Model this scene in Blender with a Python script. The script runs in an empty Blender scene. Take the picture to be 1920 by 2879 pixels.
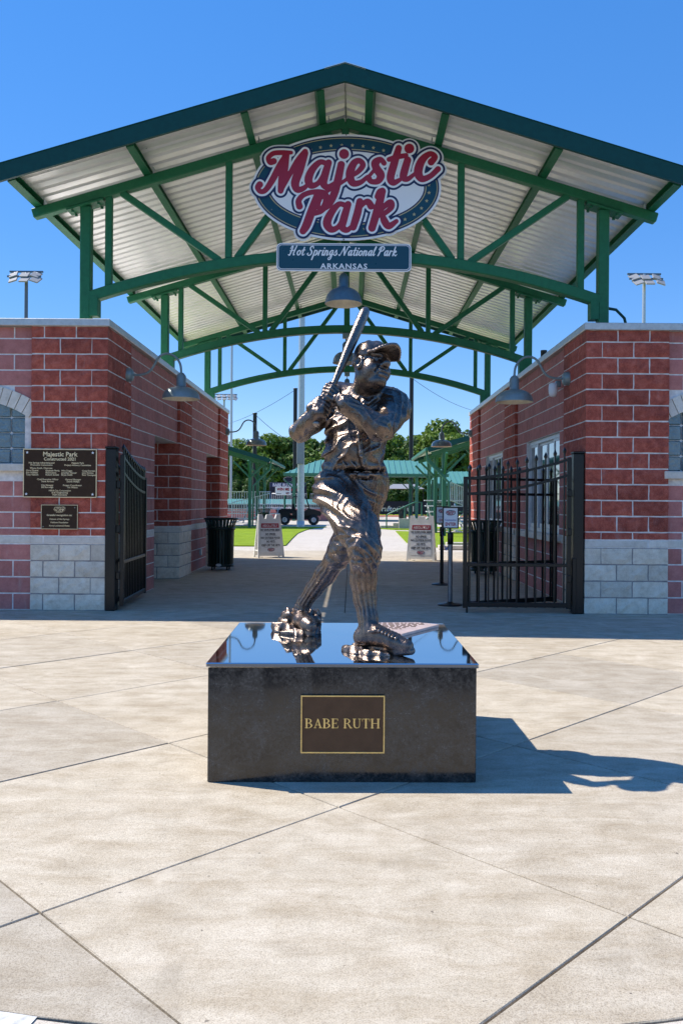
import bpy, bmesh, math, random
import numpy as np
from mathutils import Vector, Matrix
random.seed(7)
R = math.radians
SC = bpy.context.scene
COL = SC.collection

# ------------------------------------------------------------------ camera
F_PX, VPX, VPY, CAM_H = 2340.0, 987.0, 1415.0, 1.40
ROLL = R(0.4)
cam_data = bpy.data.cameras.new('camera')
cam_data.sensor_fit = 'HORIZONTAL'
cam_data.sensor_width = 36.0
cam_data.lens = 36.0 * F_PX / 1920.0
cam_data.shift_x = -(VPX - 960.0) / 1920.0
cam_data.shift_y = -(1439.5 - VPY) / 1920.0
cam_data.clip_start = 0.05
cam_data.clip_end = 2000.0
cam = bpy.data.objects.new('camera', cam_data)
COL.objects.link(cam)
cam.matrix_world = Matrix.Translation((0, 0, CAM_H)) @ Matrix.Rotation(R(90), 4, 'X') @ Matrix.Rotation(ROLL, 4, 'Z')
SC.camera = cam

# ------------------------------------------------------------------ sky and sun
SUN_TO = Vector((-0.734, 0.23, 1.0)).normalized()      # direction towards the sun
world = bpy.data.worlds.new('World')
SC.world = world
world.use_nodes = True
wn = world.node_tree.nodes
wl = world.node_tree.links
sky_node = wn.new('ShaderNodeTexSky')
sky_node.sky_type = 'NISHITA'
sky_node.sun_disc = False
sky_node.sun_elevation = math.asin(SUN_TO.z)
sky_node.sun_rotation = math.atan2(SUN_TO.x, SUN_TO.y)
sky_node.altitude = 200
sky_node.air_density = 0.8
sky_node.dust_density = 0.0
sky_node.ozone_density = 6.0
sky_gam = wn.new('ShaderNodeGamma')            # softer contrast between zenith and horizon, over the whole dome
sky_gam.inputs['Gamma'].default_value = 0.45
sky_sat = wn.new('ShaderNodeHueSaturation')
sky_sat.inputs['Saturation'].default_value = 1.9
sky_sat.inputs['Hue'].default_value = 0.515
wl.new(sky_node.outputs['Color'], sky_gam.inputs['Color'])
wl.new(sky_gam.outputs['Color'], sky_sat.inputs['Color'])
wl.new(sky_sat.outputs['Color'], wn['Background'].inputs['Color'])
wn['Background'].inputs['Strength'].default_value = 0.15
sun_data = bpy.data.lights.new('sun', 'SUN')
sun_data.energy = 2.0
sun_data.angle = R(0.5)
sun_data.color = (1.0, 0.93, 0.83)
sun = bpy.data.objects.new('sun', sun_data)
COL.objects.link(sun)
sun.rotation_euler = SUN_TO.to_track_quat('Z', 'Y').to_euler()
SC.view_settings.view_transform = 'Standard'
SC.view_settings.look = 'None'
SC.view_settings.exposure = 1.72
SC.view_settings.gamma = 1.0
SC.view_settings.use_curve_mapping = False
SC.cycles.max_bounces = 8

# ------------------------------------------------------------------ helpers
def at(px, py, Y):
    """a point seen at photo position (1568-wide copy) at distance Y"""
    x, y = px * 1920 / 1568 - 960, py * 1920 / 1568 - 1439.5
    c, s = math.cos(ROLL), math.sin(ROLL)
    x, y = x * c + y * s + 960, -x * s + y * c + 1439.5
    return Vector(((x - VPX) / F_PX * Y, Y, CAM_H - (y - VPY) / F_PX * Y))

def frame_of(d):
    d = Vector(d).normalized()
    a = Vector((0, 0, 1)) if abs(d.z) < 0.9 else Vector((1, 0, 0))
    u = d.cross(a).normalized()
    return d, u, d.cross(u)

class MB:
    """collects shapes, then links them as one mesh object"""
    def __init__(self):
        self.v, self.f, self.m, self.sm = [], [], [], []
    def add(self, vs, fs, mi=0, smooth=False):
        o = len(self.v)
        self.v += [tuple(p) for p in vs]
        for f in fs:
            self.f.append([i + o for i in f]); self.m.append(mi); self.sm.append(smooth)
        return self
    def box(self, c, s, rot=None, mi=0):
        hx, hy, hz = s[0] / 2, s[1] / 2, s[2] / 2
        vs = [Vector((x, y, z)) for x in (-hx, hx) for y in (-hy, hy) for z in (-hz, hz)]
        if rot is not None:
            vs = [rot @ p for p in vs]
        c = Vector(c)
        return self.add([p + c for p in vs], [(0, 1, 3, 2), (4, 6, 7, 5), (0, 4, 5, 1), (2, 3, 7, 6), (0, 2, 6, 4), (1, 5, 7, 3)], mi)
    def bb(self, x0, x1, y0, y1, z0, z1, mi=0):
        return self.box(((x0 + x1) / 2, (y0 + y1) / 2, (z0 + z1) / 2), (x1 - x0, y1 - y0, z1 - z0), None, mi)
    def cbox(self, c, s, b=0.004, rot=None, mi=0):
        """box with chamfered edges"""
        bm = bmesh.new()
        bmesh.ops.create_cube(bm, size=1)
        bmesh.ops.scale(bm, vec=s, verts=bm.verts)
        bmesh.ops.bevel(bm, geom=list(bm.edges), offset=min(b, min(s) * 0.3), segments=1, affect='EDGES')
        c = Vector(c)
        vs = [(rot @ v.co if rot is not None else v.co) + c for v in bm.verts]
        bm.verts.index_update()
        fs = [[v.index for v in f.verts] for f in bm.faces]
        bm.free()
        return self.add(vs, fs, mi)
    def bar(self, a, b, w, h, up=(0, 0, 1), mi=0, bev=0.0):
        a, b = Vector(a), Vector(b)
        d = (b - a); L = d.length; d.normalize()
        s = d.cross(Vector(up)).normalized(); u = s.cross(d)
        rot = Matrix((s, d, u)).transposed()
        if bev:
            return self.cbox((a + b) / 2, (w, L, h), bev, rot, mi)
        return self.box((a + b) / 2, (w, L, h), rot, mi)
    def tube(self, pts, r, n=10, caps=True, mi=0, smooth=True):
        pts = [Vector(p) for p in pts]
        rs = r if isinstance(r, (list, tuple)) else [r] * len(pts)
        vs, fs = [], []
        d, u, w = frame_of(pts[1] - pts[0])
        for i, p in enumerate(pts):
            t = (pts[min(i + 1, len(pts) - 1)] - pts[max(i - 1, 0)]).normalized()
            u = (u - t * u.dot(t)).normalized(); w = t.cross(u)
            for k in range(n):
                a = 2 * math.pi * k / n
                vs.append(p + (u * math.cos(a) + w * math.sin(a)) * rs[i])
        for i in range(len(pts) - 1):
            for k in range(n):
                k2 = (k + 1) % n
                fs.append((i * n + k, i * n + k2, (i + 1) * n + k2, (i + 1) * n + k))
        self.add(vs, fs, mi, smooth)
        if caps:
            self.add(vs[:n], [list(range(n))[::-1]], mi)
            self.add(vs[-n:], [list(range(n))], mi)
        return self
    def lathe(self, prof, c=(0, 0, 0), n=24, mi=0, smooth=True):
        c = Vector(c); vs, fs = [], []
        for r, z in prof:
            for k in range(n):
                a = 2 * math.pi * k / n
                vs.append(c + Vector((r * math.cos(a), r * math.sin(a), z)))
        for i in range(len(prof) - 1):
            for k in range(n):
                k2 = (k + 1) % n
                fs.append((i * n + k, i * n + k2, (i + 1) * n + k2, (i + 1) * n + k))
        return self.add(vs, fs, mi, smooth)
    def prism(self, poly, o, ux, uy, depth, mi=0):
        """polygon in the plane o + x*ux + y*uy, pushed along the normal by depth"""
        o, ux, uy = Vector(o), Vector(ux), Vector(uy); nn = ux.cross(uy).normalized() * depth
        n = len(poly)
        a = [o + ux * x + uy * y for x, y in poly]
        vs = a + [p + nn for p in a]
        fs = [list(range(n))[::-1], [n + i for i in range(n)]] + [(i, (i + 1) % n, n + (i + 1) % n, n + i) for i in range(n)]
        return self.add(vs, fs, mi)
    def mesh(self, name, mats):
        me = bpy.data.meshes.new(name)
        me.from_pydata(self.v, [], self.f)
        for m in (mats if isinstance(mats, (list, tuple)) else [mats]):
            me.materials.append(m)
        me.polygons.foreach_set('material_index', self.m)
        me.polygons.foreach_set('use_smooth', self.sm)
        me.update()
        return me
    def build(self, name, mats, parent=None, loc=(0, 0, 0), rotz=0.0):
        return link(name, self.mesh(name, mats), parent, loc, rotz)

def link(name, me, parent=None, loc=(0, 0, 0), rotz=0.0):
    o = bpy.data.objects.new(name, me)
    COL.objects.link(o)
    o.location = loc
    o.rotation_euler = (0, 0, rotz)
    if parent is not None:
        o.parent = parent
    return o

def tag(o, label=None, cat=None, group=None, kind=None):
    if label: o['label'] = label
    if cat: o['category'] = cat
    if group: o['group'] = group
    if kind: o['kind'] = kind
    return o

def thing(name, label, cat, loc=(0, 0, 0), rotz=0.0, group=None):
    o = bpy.data.objects.new(name, None)
    COL.objects.link(o)
    o.empty_display_size = 0.1
    o.location = loc
    o.rotation_euler = (0, 0, rotz)
    return tag(o, label, cat, group)

def copy_tree(o, parent=None):
    c = o.copy()
    COL.objects.link(c)
    c.parent = parent
    for ch in list(o.children):
        copy_tree(ch, c)
    return c

# ------------------------------------------------------------------ materials
def new_mat(name):
    m = bpy.data.materials.new(name)
    m.use_nodes = True
    return m, m.node_tree.nodes, m.node_tree.links, m.node_tree.nodes['Principled BSDF']

def noise(nt, scale, detail=4, rough=0.55, coord=None, mapping=None, dist=0.0):
    n = nt.nodes.new('ShaderNodeTexNoise')
    n.inputs['Scale'].default_value = scale
    n.inputs['Detail'].default_value = detail
    n.inputs['Roughness'].default_value = rough
    n.inputs['Distortion'].default_value = dist
    if coord is not None:
        nt.links.new(coord, n.inputs['Vector'])
    return n.outputs['Fac']

def coords(nt, kind='Object', scale=(1, 1, 1)):
    tc = nt.nodes.new('ShaderNodeTexCoord')
    out = tc.outputs[kind]
    if kind == 'World':
        pass
    if scale != (1, 1, 1):
        mp = nt.nodes.new('ShaderNodeMapping')
        mp.inputs['Scale'].default_value = scale
        nt.links.new(out, mp.inputs['Vector'])
        out = mp.outputs['Vector']
    return out

def world_pos(nt, scale=(1, 1, 1)):
    g = nt.nodes.new('ShaderNodeNewGeometry')
    out = g.outputs['Position']
    if scale != (1, 1, 1):
        mp = nt.nodes.new('ShaderNodeMapping')
        mp.inputs['Scale'].default_value = scale
        nt.links.new(out, mp.inputs['Vector'])
        out = mp.outputs['Vector']
    return out

def ramp(nt, fac, stops):
    r = nt.nodes.new('ShaderNodeValToRGB')
    el = r.color_ramp.elements
    while len(el) < len(stops):
        el.new(0.5)
    for e, (p, c) in zip(el, stops):
        e.position = p
        e.color = (c[0], c[1], c[2], 1) if not isinstance(c, (int, float)) else (c, c, c, 1)
    nt.links.new(fac, r.inputs['Fac'])
    return r.outputs['Color']

def mixc(nt, fac, a, b, mode='MIX'):
    m = nt.nodes.new('ShaderNodeMix')
    m.data_type = 'RGBA'
    m.blend_type = mode
    for sock, val in ((m.inputs[0], fac), (m.inputs[6], a), (m.inputs[7], b)):
        if hasattr(val, 'is_linked') or hasattr(val, 'links'):
            nt.links.new(val, sock)
        elif isinstance(val, (int, float)):
            sock.default_value = val
        else:
            sock.default_value = (val[0], val[1], val[2], 1)
    return m.outputs[2]

def bump(nt, bsdf, h, strength=0.3, dist=0.01):
    b = nt.nodes.new('ShaderNodeBump')
    b.inputs['Strength'].default_value = strength
    b.inputs['Distance'].default_value = dist
    nt.links.new(h, b.inputs['Height'])
    nt.links.new(b.outputs['Normal'], bsdf.inputs['Normal'])
    return b

def plain(name, col, rough=0.5, metal=0.0, var=0.12, scale=14.0, bmp=0.0, bscale=80.0, spec=0.5, coat=0.0, rv=0.09):
    """paint / metal / plastic with slight wear variation"""
    m, nd, lk, b = new_mat(name)
    nt = m.node_tree
    w = world_pos(nt)
    f = noise(nt, scale, 5, 0.6, w)
    lo = [c * (1 - var) for c in col]; hi = [min(1, c * (1 + var)) for c in col]
    lk.new(ramp(nt, f, [(0.3, lo), (0.7, hi)]), b.inputs['Base Color'])
    lk.new(ramp(nt, noise(nt, scale * 2.3, 4, 0.6, w), [(0.25, max(0.03, rough - rv)), (0.75, min(1, rough + rv))]), b.inputs['Roughness'])
    b.inputs['Metallic'].default_value = metal
    b.inputs['Specular IOR Level'].default_value = spec
    b.inputs['Coat Weight'].default_value = coat
    if bmp:
        bump(nt, b, noise(nt, bscale, 4, 0.6, w), bmp, 0.004)
    return m

M = {}
def concrete(name, c0, c1, c2, strong=1.0):
    m, nd, lk, b = new_mat(name)
    nt = m.node_tree
    w = world_pos(nt)
    big = noise(nt, 0.8, 8, 0.68, w, dist=0.5)
    mid = noise(nt, 4.5, 8, 0.72, w, dist=0.3)
    fine = noise(nt, 210.0, 3, 0.75, w)
    grit = noise(nt, 75.0, 4, 0.75, w)
    streak = noise(nt, 2.6, 7, 0.7, world_pos(nt, (1.0, 3.2, 1)), dist=0.5)
    c = ramp(nt, big, [(0.30, c0), (0.5, c1), (0.66, c2)])
    c = mixc(nt, 0.55 * strong, c, ramp(nt, mid, [(0.32, [x * 0.74 for x in c0]), (0.5, c1), (0.66, [min(1, x * 1.16) for x in c2])]))
    c = mixc(nt, 0.35 * strong, c, ramp(nt, streak, [(0.36, (c0[0] * 0.84, c0[1] * 0.76, c0[2] * 0.66)), (0.62, [min(1, x * 1.12) for x in c2])]))
    c = mixc(nt, 1.0, c, ramp(nt, fine, [(0.36, (0.60, 0.57, 0.55)), (0.52, (1, 1, 1))]), 'MULTIPLY')
    c = mixc(nt, 0.55, c, ramp(nt, grit, [(0.34, (0.66, 0.63, 0.60)), (0.52, (1, 1, 1)), (0.7, (1.08, 1.07, 1.06))]), 'MULTIPLY')
    pale = noise(nt, 1.9, 6, 0.65, w, dist=1.0)
    c = mixc(nt, ramp(nt, pale, [(0.58, 0.0), (0.70, 0.45)]), c, [min(1, x * 1.12) for x in c2])
    spots = noise(nt, 30.0, 2, 0.5, w)
    c = mixc(nt, ramp(nt, spots, [(0.735, 0.0), (0.77, 0.75)]), c, (0.09, 0.075, 0.06))
    stain = noise(nt, 1.3, 5, 0.6, w, dist=1.2)
    c = mixc(nt, ramp(nt, stain, [(0.62, 0.0), (0.75, 0.42 * strong)]), c, (c0[0] * 0.55, c0[1] * 0.54, c0[2] * 0.54))
    oi = nd.new('ShaderNodeObjectInfo')
    c = mixc(nt, 1.0, c, ramp(nt, oi.outputs['Random'], [(0.0, (0.84, 0.84, 0.85)), (0.5, (0.97, 0.96, 0.95)), (1.0, (1.03, 1.02, 1.0))]), 'MULTIPLY')
    lk.new(c, b.inputs['Base Color'])
    b.inputs['Roughness'].default_value = 0.85
    bump(nt, b, grit, 0.35, 0.006)
    return m
M['concrete'] = concrete('sand_finish_concrete', (0.415, 0.350, 0.250), (0.52, 0.46, 0.352), (0.61, 0.555, 0.455))
M['concrete_far'] = concrete('smooth_path_concrete', (0.54, 0.48, 0.40), (0.62, 0.57, 0.49), (0.68, 0.63, 0.56), 0.6)
M['joint'] = plain('joint_dirt', (0.05, 0.045, 0.04), 0.95)
M['asphalt'] = plain('asphalt', (0.07, 0.07, 0.07), 0.9, bmp=0.5)
M['road_paint'] = plain('worn_white_paint', (0.60, 0.60, 0.58), 0.7, var=0.35, scale=30)

def block_mat(name, cols, speck, rough_bump, bscale=60.0, efflo=0.0, dk=0.80):
    m, nd, lk, b = new_mat(name)
    nt = m.node_tree
    w = world_pos(nt)
    oi = nd.new('ShaderNodeObjectInfo')
    f = noise(nt, 9.0, 8, 0.75, w)
    c = ramp(nt, f, [(0.30, cols[0]), (0.5, cols[1]), (0.68, cols[2])])
    rnd = ramp(nt, oi.outputs['Random'], [(0.0, (dk, dk * 0.98, dk * 0.97)), (0.5, (0.97, 0.97, 0.97)), (1.0, (1.0, 0.98, 0.96))])
    c = mixc(nt, 1.0, c, rnd, 'MULTIPLY')
    sp = noise(nt, 260.0, 2, 0.6, w)
    c = mixc(nt, ramp(nt, sp, [(0.58, 0.0), (0.72, 0.65)]), c, speck)
    c = mixc(nt, ramp(nt, sp, [(0.28, 0.55), (0.42, 0.0)]), c, [x * 0.45 for x in cols[0]])
    if efflo:
        e = noise(nt, 2.2, 6, 0.7, world_pos(nt, (3, 3, 0.8)))
        c = mixc(nt, ramp(nt, e, [(0.60, 0.0), (0.80, efflo)]), c, (0.55, 0.50, 0.48))
    lk.new(c, b.inputs['Base Color'])
    b.inputs['Roughness'].default_value = 0.9
    h = noise(nt, bscale, 5, 0.7, w)
    bump(nt, b, h, rough_bump, 0.012)
    return m
M['split'] = block_mat('red_split_face_block', [(0.23, 0.038, 0.025), (0.44, 0.090, 0.056), (0.62, 0.17, 0.115)], (0.70, 0.36, 0.28), 1.0, 45, 0.3, 0.68)
M['smooth'] = block_mat('rose_ground_face_block', [(0.42, 0.15, 0.125), (0.53, 0.20, 0.175), (0.61, 0.25, 0.215)], (0.70, 0.46, 0.42), 0.25, 120, 0.35)
M['stone'] = block_mat('limestone_split_block', [(0.60, 0.51, 0.39), (0.80, 0.71, 0.57), (0.90, 0.83, 0.70)], (0.92, 0.87, 0.78), 1.0, 34, 0.0, 0.74)
M['cap'] = block_mat('limestone_band', [(0.64, 0.59, 0.50), (0.80, 0.74, 0.64), (0.88, 0.83, 0.74)], (0.90, 0.86, 0.80), 0.5, 60)
M['mortar'] = plain('pale_mortar', (0.76, 0.72, 0.68), 0.95, var=0.2, bmp=0.6)
M['joint_grey'] = plain('grey_plinth_mortar', (0.30, 0.27, 0.25), 0.95, var=0.25, bmp=0.6)
M['coping'] = plain('pale_metal_coping', (0.55, 0.55, 0.53), 0.4, 0.4)
M['steel'] = plain('green_painted_steel', (0.014, 0.145, 0.062), 0.5, bmp=0.06, spec=0.35)
M['fascia'] = plain('teal_green_trim', (0.003, 0.060, 0.052), 0.5, spec=0.3)
M['soffit'] = plain('cream_metal_decking', (0.93, 0.92, 0.88), 0.36, 0.5, var=0.04, scale=3.0)
M['roof_green'] = plain('green_metal_roof', (0.05, 0.22, 0.17), 0.4)
M['green_far'] = plain('pale_green_roof', (0.09, 0.26, 0.22), 0.45)
M['steel_far'] = plain('green_shelter_steel', (0.030, 0.145, 0.085), 0.45)
M['bolt'] = plain('dull_bolt', (0.25, 0.26, 0.24), 0.45, 0.8)
M['black'] = plain('black_powder_coat', (0.004, 0.004, 0.0045), 0.34, spec=0.4)
M['bin'] = plain('dark_green_bin', (0.003, 0.020, 0.014), 0.4, spec=0.4)
M['galv'] = plain('galvanised_steel', (0.45, 0.49, 0.52), 0.45, 0.7, var=0.15)
M['lamp'] = plain('grey_enamel_shade', (0.19, 0.25, 0.26), 0.35, 0.2)
M['lamp_blue'] = plain('blue_grey_enamel', (0.075, 0.145, 0.20), 0.35, 0.1)
M['cream'] = plain('cream_enamel', (0.80, 0.74, 0.60), 0.4)
M['white'] = plain('white_plastic', (0.82, 0.82, 0.80), 0.5, var=0.06)
M['sign_white'] = plain('sign_white', (0.86, 0.87, 0.88), 0.35, var=0.025, scale=1.2, rv=0.015)
M['sign_navy'] = plain('sign_navy', (0.008, 0.016, 0.075), 0.3, var=0.025, scale=1.2, rv=0.015)
M['sign_teal'] = plain('sign_teal', (0.004, 0.055, 0.085), 0.28, var=0.025, scale=1.2, rv=0.015)
M['sign_gold'] = plain('sign_gold', (0.50, 0.43, 0.22), 0.35, var=0.025, scale=1.2, rv=0.015)
M['sign_red'] = plain('sign_red', (0.36, 0.012, 0.035), 0.3, var=0.025, scale=1.2, rv=0.015)
M['print_red'] = plain('print_red', (0.42, 0.02, 0.04), 0.5, var=0.05)
M['print_black'] = plain('print_black', (0.02, 0.02, 0.025), 0.5)
M['print_blue'] = plain('print_blue', (0.02, 0.05, 0.35), 0.5)
M['plaque'] = plain('brown_bronze_plaque', (0.110, 0.062, 0.034), 0.6, 0.0, spec=0.2, bmp=0.3, bscale=420)
M['plaque_dark'] = plain('dark_bronze_plaque', (0.055, 0.032, 0.019), 0.7, 0.0, spec=0.15, bmp=0.3, bscale=420)
M['gold'] = plain('polished_brass', (0.88, 0.60, 0.20), 0.35, 0.3)
M['gold_matt'] = plain('raised_bronze_letters', (0.90, 0.70, 0.40), 0.5, 0.1)
M['rubber'] = plain('black_rubber', (0.014, 0.014, 0.015), 0.75, bmp=0.2)
M['utv'] = plain('black_gloss_paint', (0.006, 0.006, 0.008), 0.35, spec=0.35)
M['dark_plastic'] = plain('dark_plastic', (0.010, 0.010, 0.012), 0.6, spec=0.3)
M['belt_blue'] = plain('blue_webbing', (0.03, 0.13, 0.55), 0.6)
M['brushed'] = plain('brushed_post', (0.20, 0.22, 0.25), 0.38, 0.8)
M['window_frame'] = plain('white_aluminium', (0.62, 0.64, 0.66), 0.4, 0.2)
M['dark_room'] = plain('dark_interior', (0.05, 0.05, 0.055), 0.8)
M['door'] = plain('dark_green_door', (0.035, 0.028, 0.028), 0.45)
M['bark'] = plain('bark', (0.09, 0.065, 0.045), 0.9, bmp=0.8, bscale=30)
M['windscreen'] = plain('navy_windscreen', (0.012, 0.018, 0.035), 0.7)
M['clay'] = plain('red_clay', (0.36, 0.13, 0.07), 0.95)
M['aluminium'] = plain('aluminium_rail', (0.62, 0.64, 0.66), 0.42, 0.5)
M['pole_dark'] = plain('silhouette_dark_pole', (0.10, 0.13, 0.18), 0.5, 0.3)  # silhouette shade put into the colour of the left pole and cross arms
M['tent'] = plain('grey_tent', (0.26, 0.27, 0.29), 0.7)
M['teal_print'] = plain('teal_banner_print', (0.02, 0.24, 0.40), 0.6)

# clear and rippled glass
def glass(name, tint, rough, bmp=0.0):
    m, nd, lk, b = new_mat(name)
    nt = m.node_tree
    w = world_pos(nt)
    lk.new(ramp(nt, noise(nt, 9.0, 3, 0.5, w), [(0.3, [c * 0.7 for c in tint]), (0.7, tint)]), b.inputs['Base Color'])
    b.inputs['Roughness'].default_value = rough
    b.inputs['Specular IOR Level'].default_value = 1.0
    b.inputs['Coat Weight'].default_value = 1.0
    b.inputs['Coat Roughness'].default_value = 0.02
    if bmp:
        bump(nt, b, noise(nt, 26.0, 3, 0.5, w), bmp, 0.02)
    return m
M['pane'] = glass('dark_window_glass', (0.035, 0.045, 0.055), 0.05)
M['glass_block'] = glass('rippled_glass_block', (0.10, 0.17, 0.20), 0.12, 0.8)

# polished and honed black granite
def granite(name, base, rough, dusty):
    m, nd, lk, b = new_mat(name)
    nt = m.node_tree
    w = world_pos(nt)
    sp = noise(nt, 420.0, 2, 0.6, w)
    c = ramp(nt, sp, [(0.35, [x * 0.5 for x in base]), (0.55, base), (0.72, [x * 3.2 for x in base])])
    if dusty:
        d = noise(nt, 7.0, 7, 0.72, w, dist=0.6)
        d2 = noise(nt, 60.0, 5, 0.7, w)
        dm = mixc(nt, 0.45, d, d2)
        c = mixc(nt, ramp(nt, dm, [(0.44, 0.0), (0.60, 0.85)]), c, (0.060, 0.058, 0.056))
        lk.new(ramp(nt, dm, [(0.40, 0.08), (0.6, 0.30)]), b.inputs['Roughness'])
    else:
        lk.new(ramp(nt, noise(nt, 5.0, 5, 0.6, w), [(0.35, rough), (0.8, rough + 0.04)]), b.inputs['Roughness'])
    lk.new(c, b.inputs['Base Color'])
    b.inputs['Specular IOR Level'].default_value = 0.75
    return m
M['granite'] = granite('honed_black_granite', (0.010, 0.010, 0.0105), 0.3, True)

def polished():
    m, nd, lk, b = new_mat('polished_black_granite')
    nt = m.node_tree
    w = world_pos(nt)
    sp = noise(nt, 420.0, 2, 0.6, w)
    lk.new(ramp(nt, sp, [(0.35, 0.006), (0.6, 0.014), (0.75, 0.05)]), b.inputs['Base Color'])
    b.inputs['Roughness'].default_value = 0.03
    b.inputs['IOR'].default_value = 7.0
    b.inputs['Specular IOR Level'].default_value = 0.6
    return m
M['granite_top'] = polished()

def bronze():
    m, nd, lk, b = new_mat('patinated_bronze')
    nt = m.node_tree
    w = world_pos(nt)
    f = noise(nt, 7.0, 6, 0.65, w, dist=0.5)
    f2 = noise(nt, 40.0, 5, 0.7, w)
    c = ramp(nt, f, [(0.28, (0.070, 0.056, 0.056)), (0.48, (0.145, 0.116, 0.102)), (0.66, (0.23, 0.175, 0.128)), (0.8, (0.33, 0.235, 0.15))])
    c = mixc(nt, 0.35, c, ramp(nt, f2, [(0.3, (0.08, 0.058, 0.055)), (0.7, (0.36, 0.27, 0.21))]))
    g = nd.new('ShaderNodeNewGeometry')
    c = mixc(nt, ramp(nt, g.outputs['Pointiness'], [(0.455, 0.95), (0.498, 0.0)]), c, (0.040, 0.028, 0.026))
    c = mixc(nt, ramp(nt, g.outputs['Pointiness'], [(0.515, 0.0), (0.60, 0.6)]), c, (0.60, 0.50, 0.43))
    lk.new(c, b.inputs['Base Color'])
    b.inputs['Metallic'].default_value = 0.9
    lk.new(ramp(nt, f2, [(0.3, 0.20), (0.7, 0.36)]), b.inputs['Roughness'])
    h = mixc(nt, 0.4, noise(nt, 60.0, 5, 0.65, w, dist=0.6), noise(nt, 170.0, 4, 0.6, w))
    bump(nt, b, h, 0.38, 0.010)
    return m
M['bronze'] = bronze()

def grass_mat():
    m, nd, lk, b = new_mat('bright_turf')
    nt = m.node_tree
    w = world_pos(nt)
    c = ramp(nt, noise(nt, 0.8, 6, 0.7, w), [(0.3, (0.15, 0.24, 0.012)), (0.55, (0.24, 0.34, 0.02)), (0.75, (0.32, 0.40, 0.035))])
    c = mixc(nt, 0.5, c, ramp(nt, noise(nt, 60, 3, 0.7, w), [(0.3, (0.08, 0.15, 0.008)), (0.7, (0.34, 0.44, 0.04))]))
    lk.new(c, b.inputs['Base Color'])
    b.inputs['Roughness'].default_value = 0.95
    b.inputs['Specular IOR Level'].default_value = 0.1
    bump(nt, b, noise(nt, 90, 3, 0.7, w), 0.6, 0.03)
    return m
M['grass'] = grass_mat()

def leaf_mat(name, a, c2):
    m, nd, lk, b = new_mat(name)
    nt = m.node_tree
    w = world_pos(nt)
    oi = nd.new('ShaderNodeObjectInfo')
    c = ramp(nt, noise(nt, 1.3, 4, 0.7, w), [(0.3, a), (0.7, c2)])
    c = mixc(nt, 1.0, c, ramp(nt, oi.outputs['Random'], [(0, (0.8, 0.86, 0.8)), (1, (1.1, 1.06, 0.9))]), 'MULTIPLY')
    lk.new(c, b.inputs['Base Color'])
    b.inputs['Roughness'].default_value = 0.6
    b.inputs['Subsurface Weight'].default_value = 0.0
    tr = nd.new('ShaderNodeBsdfTranslucent')
    lk.new(c, tr.inputs['Color'])
    mx = nd.new('ShaderNodeMixShader')
    mx.inputs[0].default_value = 0.3
    lk.new(b.outputs[0], mx.inputs[1]); lk.new(tr.outputs[0], mx.inputs[2])
    lk.new(mx.outputs[0], nd['Material Output'].inputs['Surface'])
    return m
M['leaf'] = leaf_mat('mid_green_leaves', (0.065, 0.135, 0.020), (0.23, 0.34, 0.055))
M['leaf_dark'] = leaf_mat('dark_green_leaves', (0.030, 0.072, 0.014), (0.10, 0.18, 0.034))

# ------------------------------------------------------------------ ground, plaza slabs, kerb, paths, lawns
def clip_poly(poly, px, py, nx, ny):
    """keep the side where (p - P).n >= 0"""
    out = []
    for i in range(len(poly)):
        a, b = poly[i], poly[(i + 1) % len(poly)]
        da = (a[0] - px) * nx + (a[1] - py) * ny
        db = (b[0] - px) * nx + (b[1] - py) * ny
        if da >= 0: out.append(a)
        if (da >= 0) != (db >= 0):
            t = da / (da - db)
            out.append((a[0] + (b[0] - a[0]) * t, a[1] + (b[1] - a[1]) * t))
    return out

def edge_y(x):
    return 2.18 + 0.115 * x * x

tag(MB().add([(-400, -60, -0.16), (400, -60, -0.16), (400, 700, -0.16), (-400, 700, -0.16)], [(0, 1, 2, 3)]).build('ground', M['grass']), kind='structure')
tag(MB().add([(-60, -40, -0.13), (60, -40, -0.13), (60, 6.0, -0.13), (-60, 6.0, -0.13)], [(0, 1, 2, 3)]).build('road', M['asphalt']), kind='structure')
plaza = tag(MB().bb(-14, 14, 2.6, 24.5, -0.12, -0.022).bb(-0.95, 0.95, 2.2, 2.6, -0.121, -0.0225).build('plaza', M['joint']), kind='structure')
KX = [-6 + 0.25 * i for i in range(49)]
GAP = 0.0042
def slab(poly):
    cx = sum(p[0] for p in poly) / len(poly); cy = sum(p[1] for p in poly) / len(poly)
    mb = MB()
    n = len(poly)
    b = 0.004
    top = []
    for x, y in poly:
        d = math.hypot(cx - x, cy - y) or 1
        top.append((x + (cx - x) / d * b - cx, y + (cy - y) / d * b - cy))
    dz = random.uniform(-0.0012, 0.0012)
    vs = [(x - cx, y - cy, -0.1) for x, y in poly] + [(x - cx, y - cy, -b) for x, y in poly] + [(x, y, dz) for x, y in top]
    fs = [[2 * n + i for i in range(n)]]
    for i in range(n):
        j = (i + 1) % n
        fs += [(i, j, n + j, n + i), (n + i, n + j, 2 * n + j, 2 * n + i)]
    mb.add(vs, fs)
    return mb.build('concrete_slab', M['concrete'], plaza, (cx, cy, 0))
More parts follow.
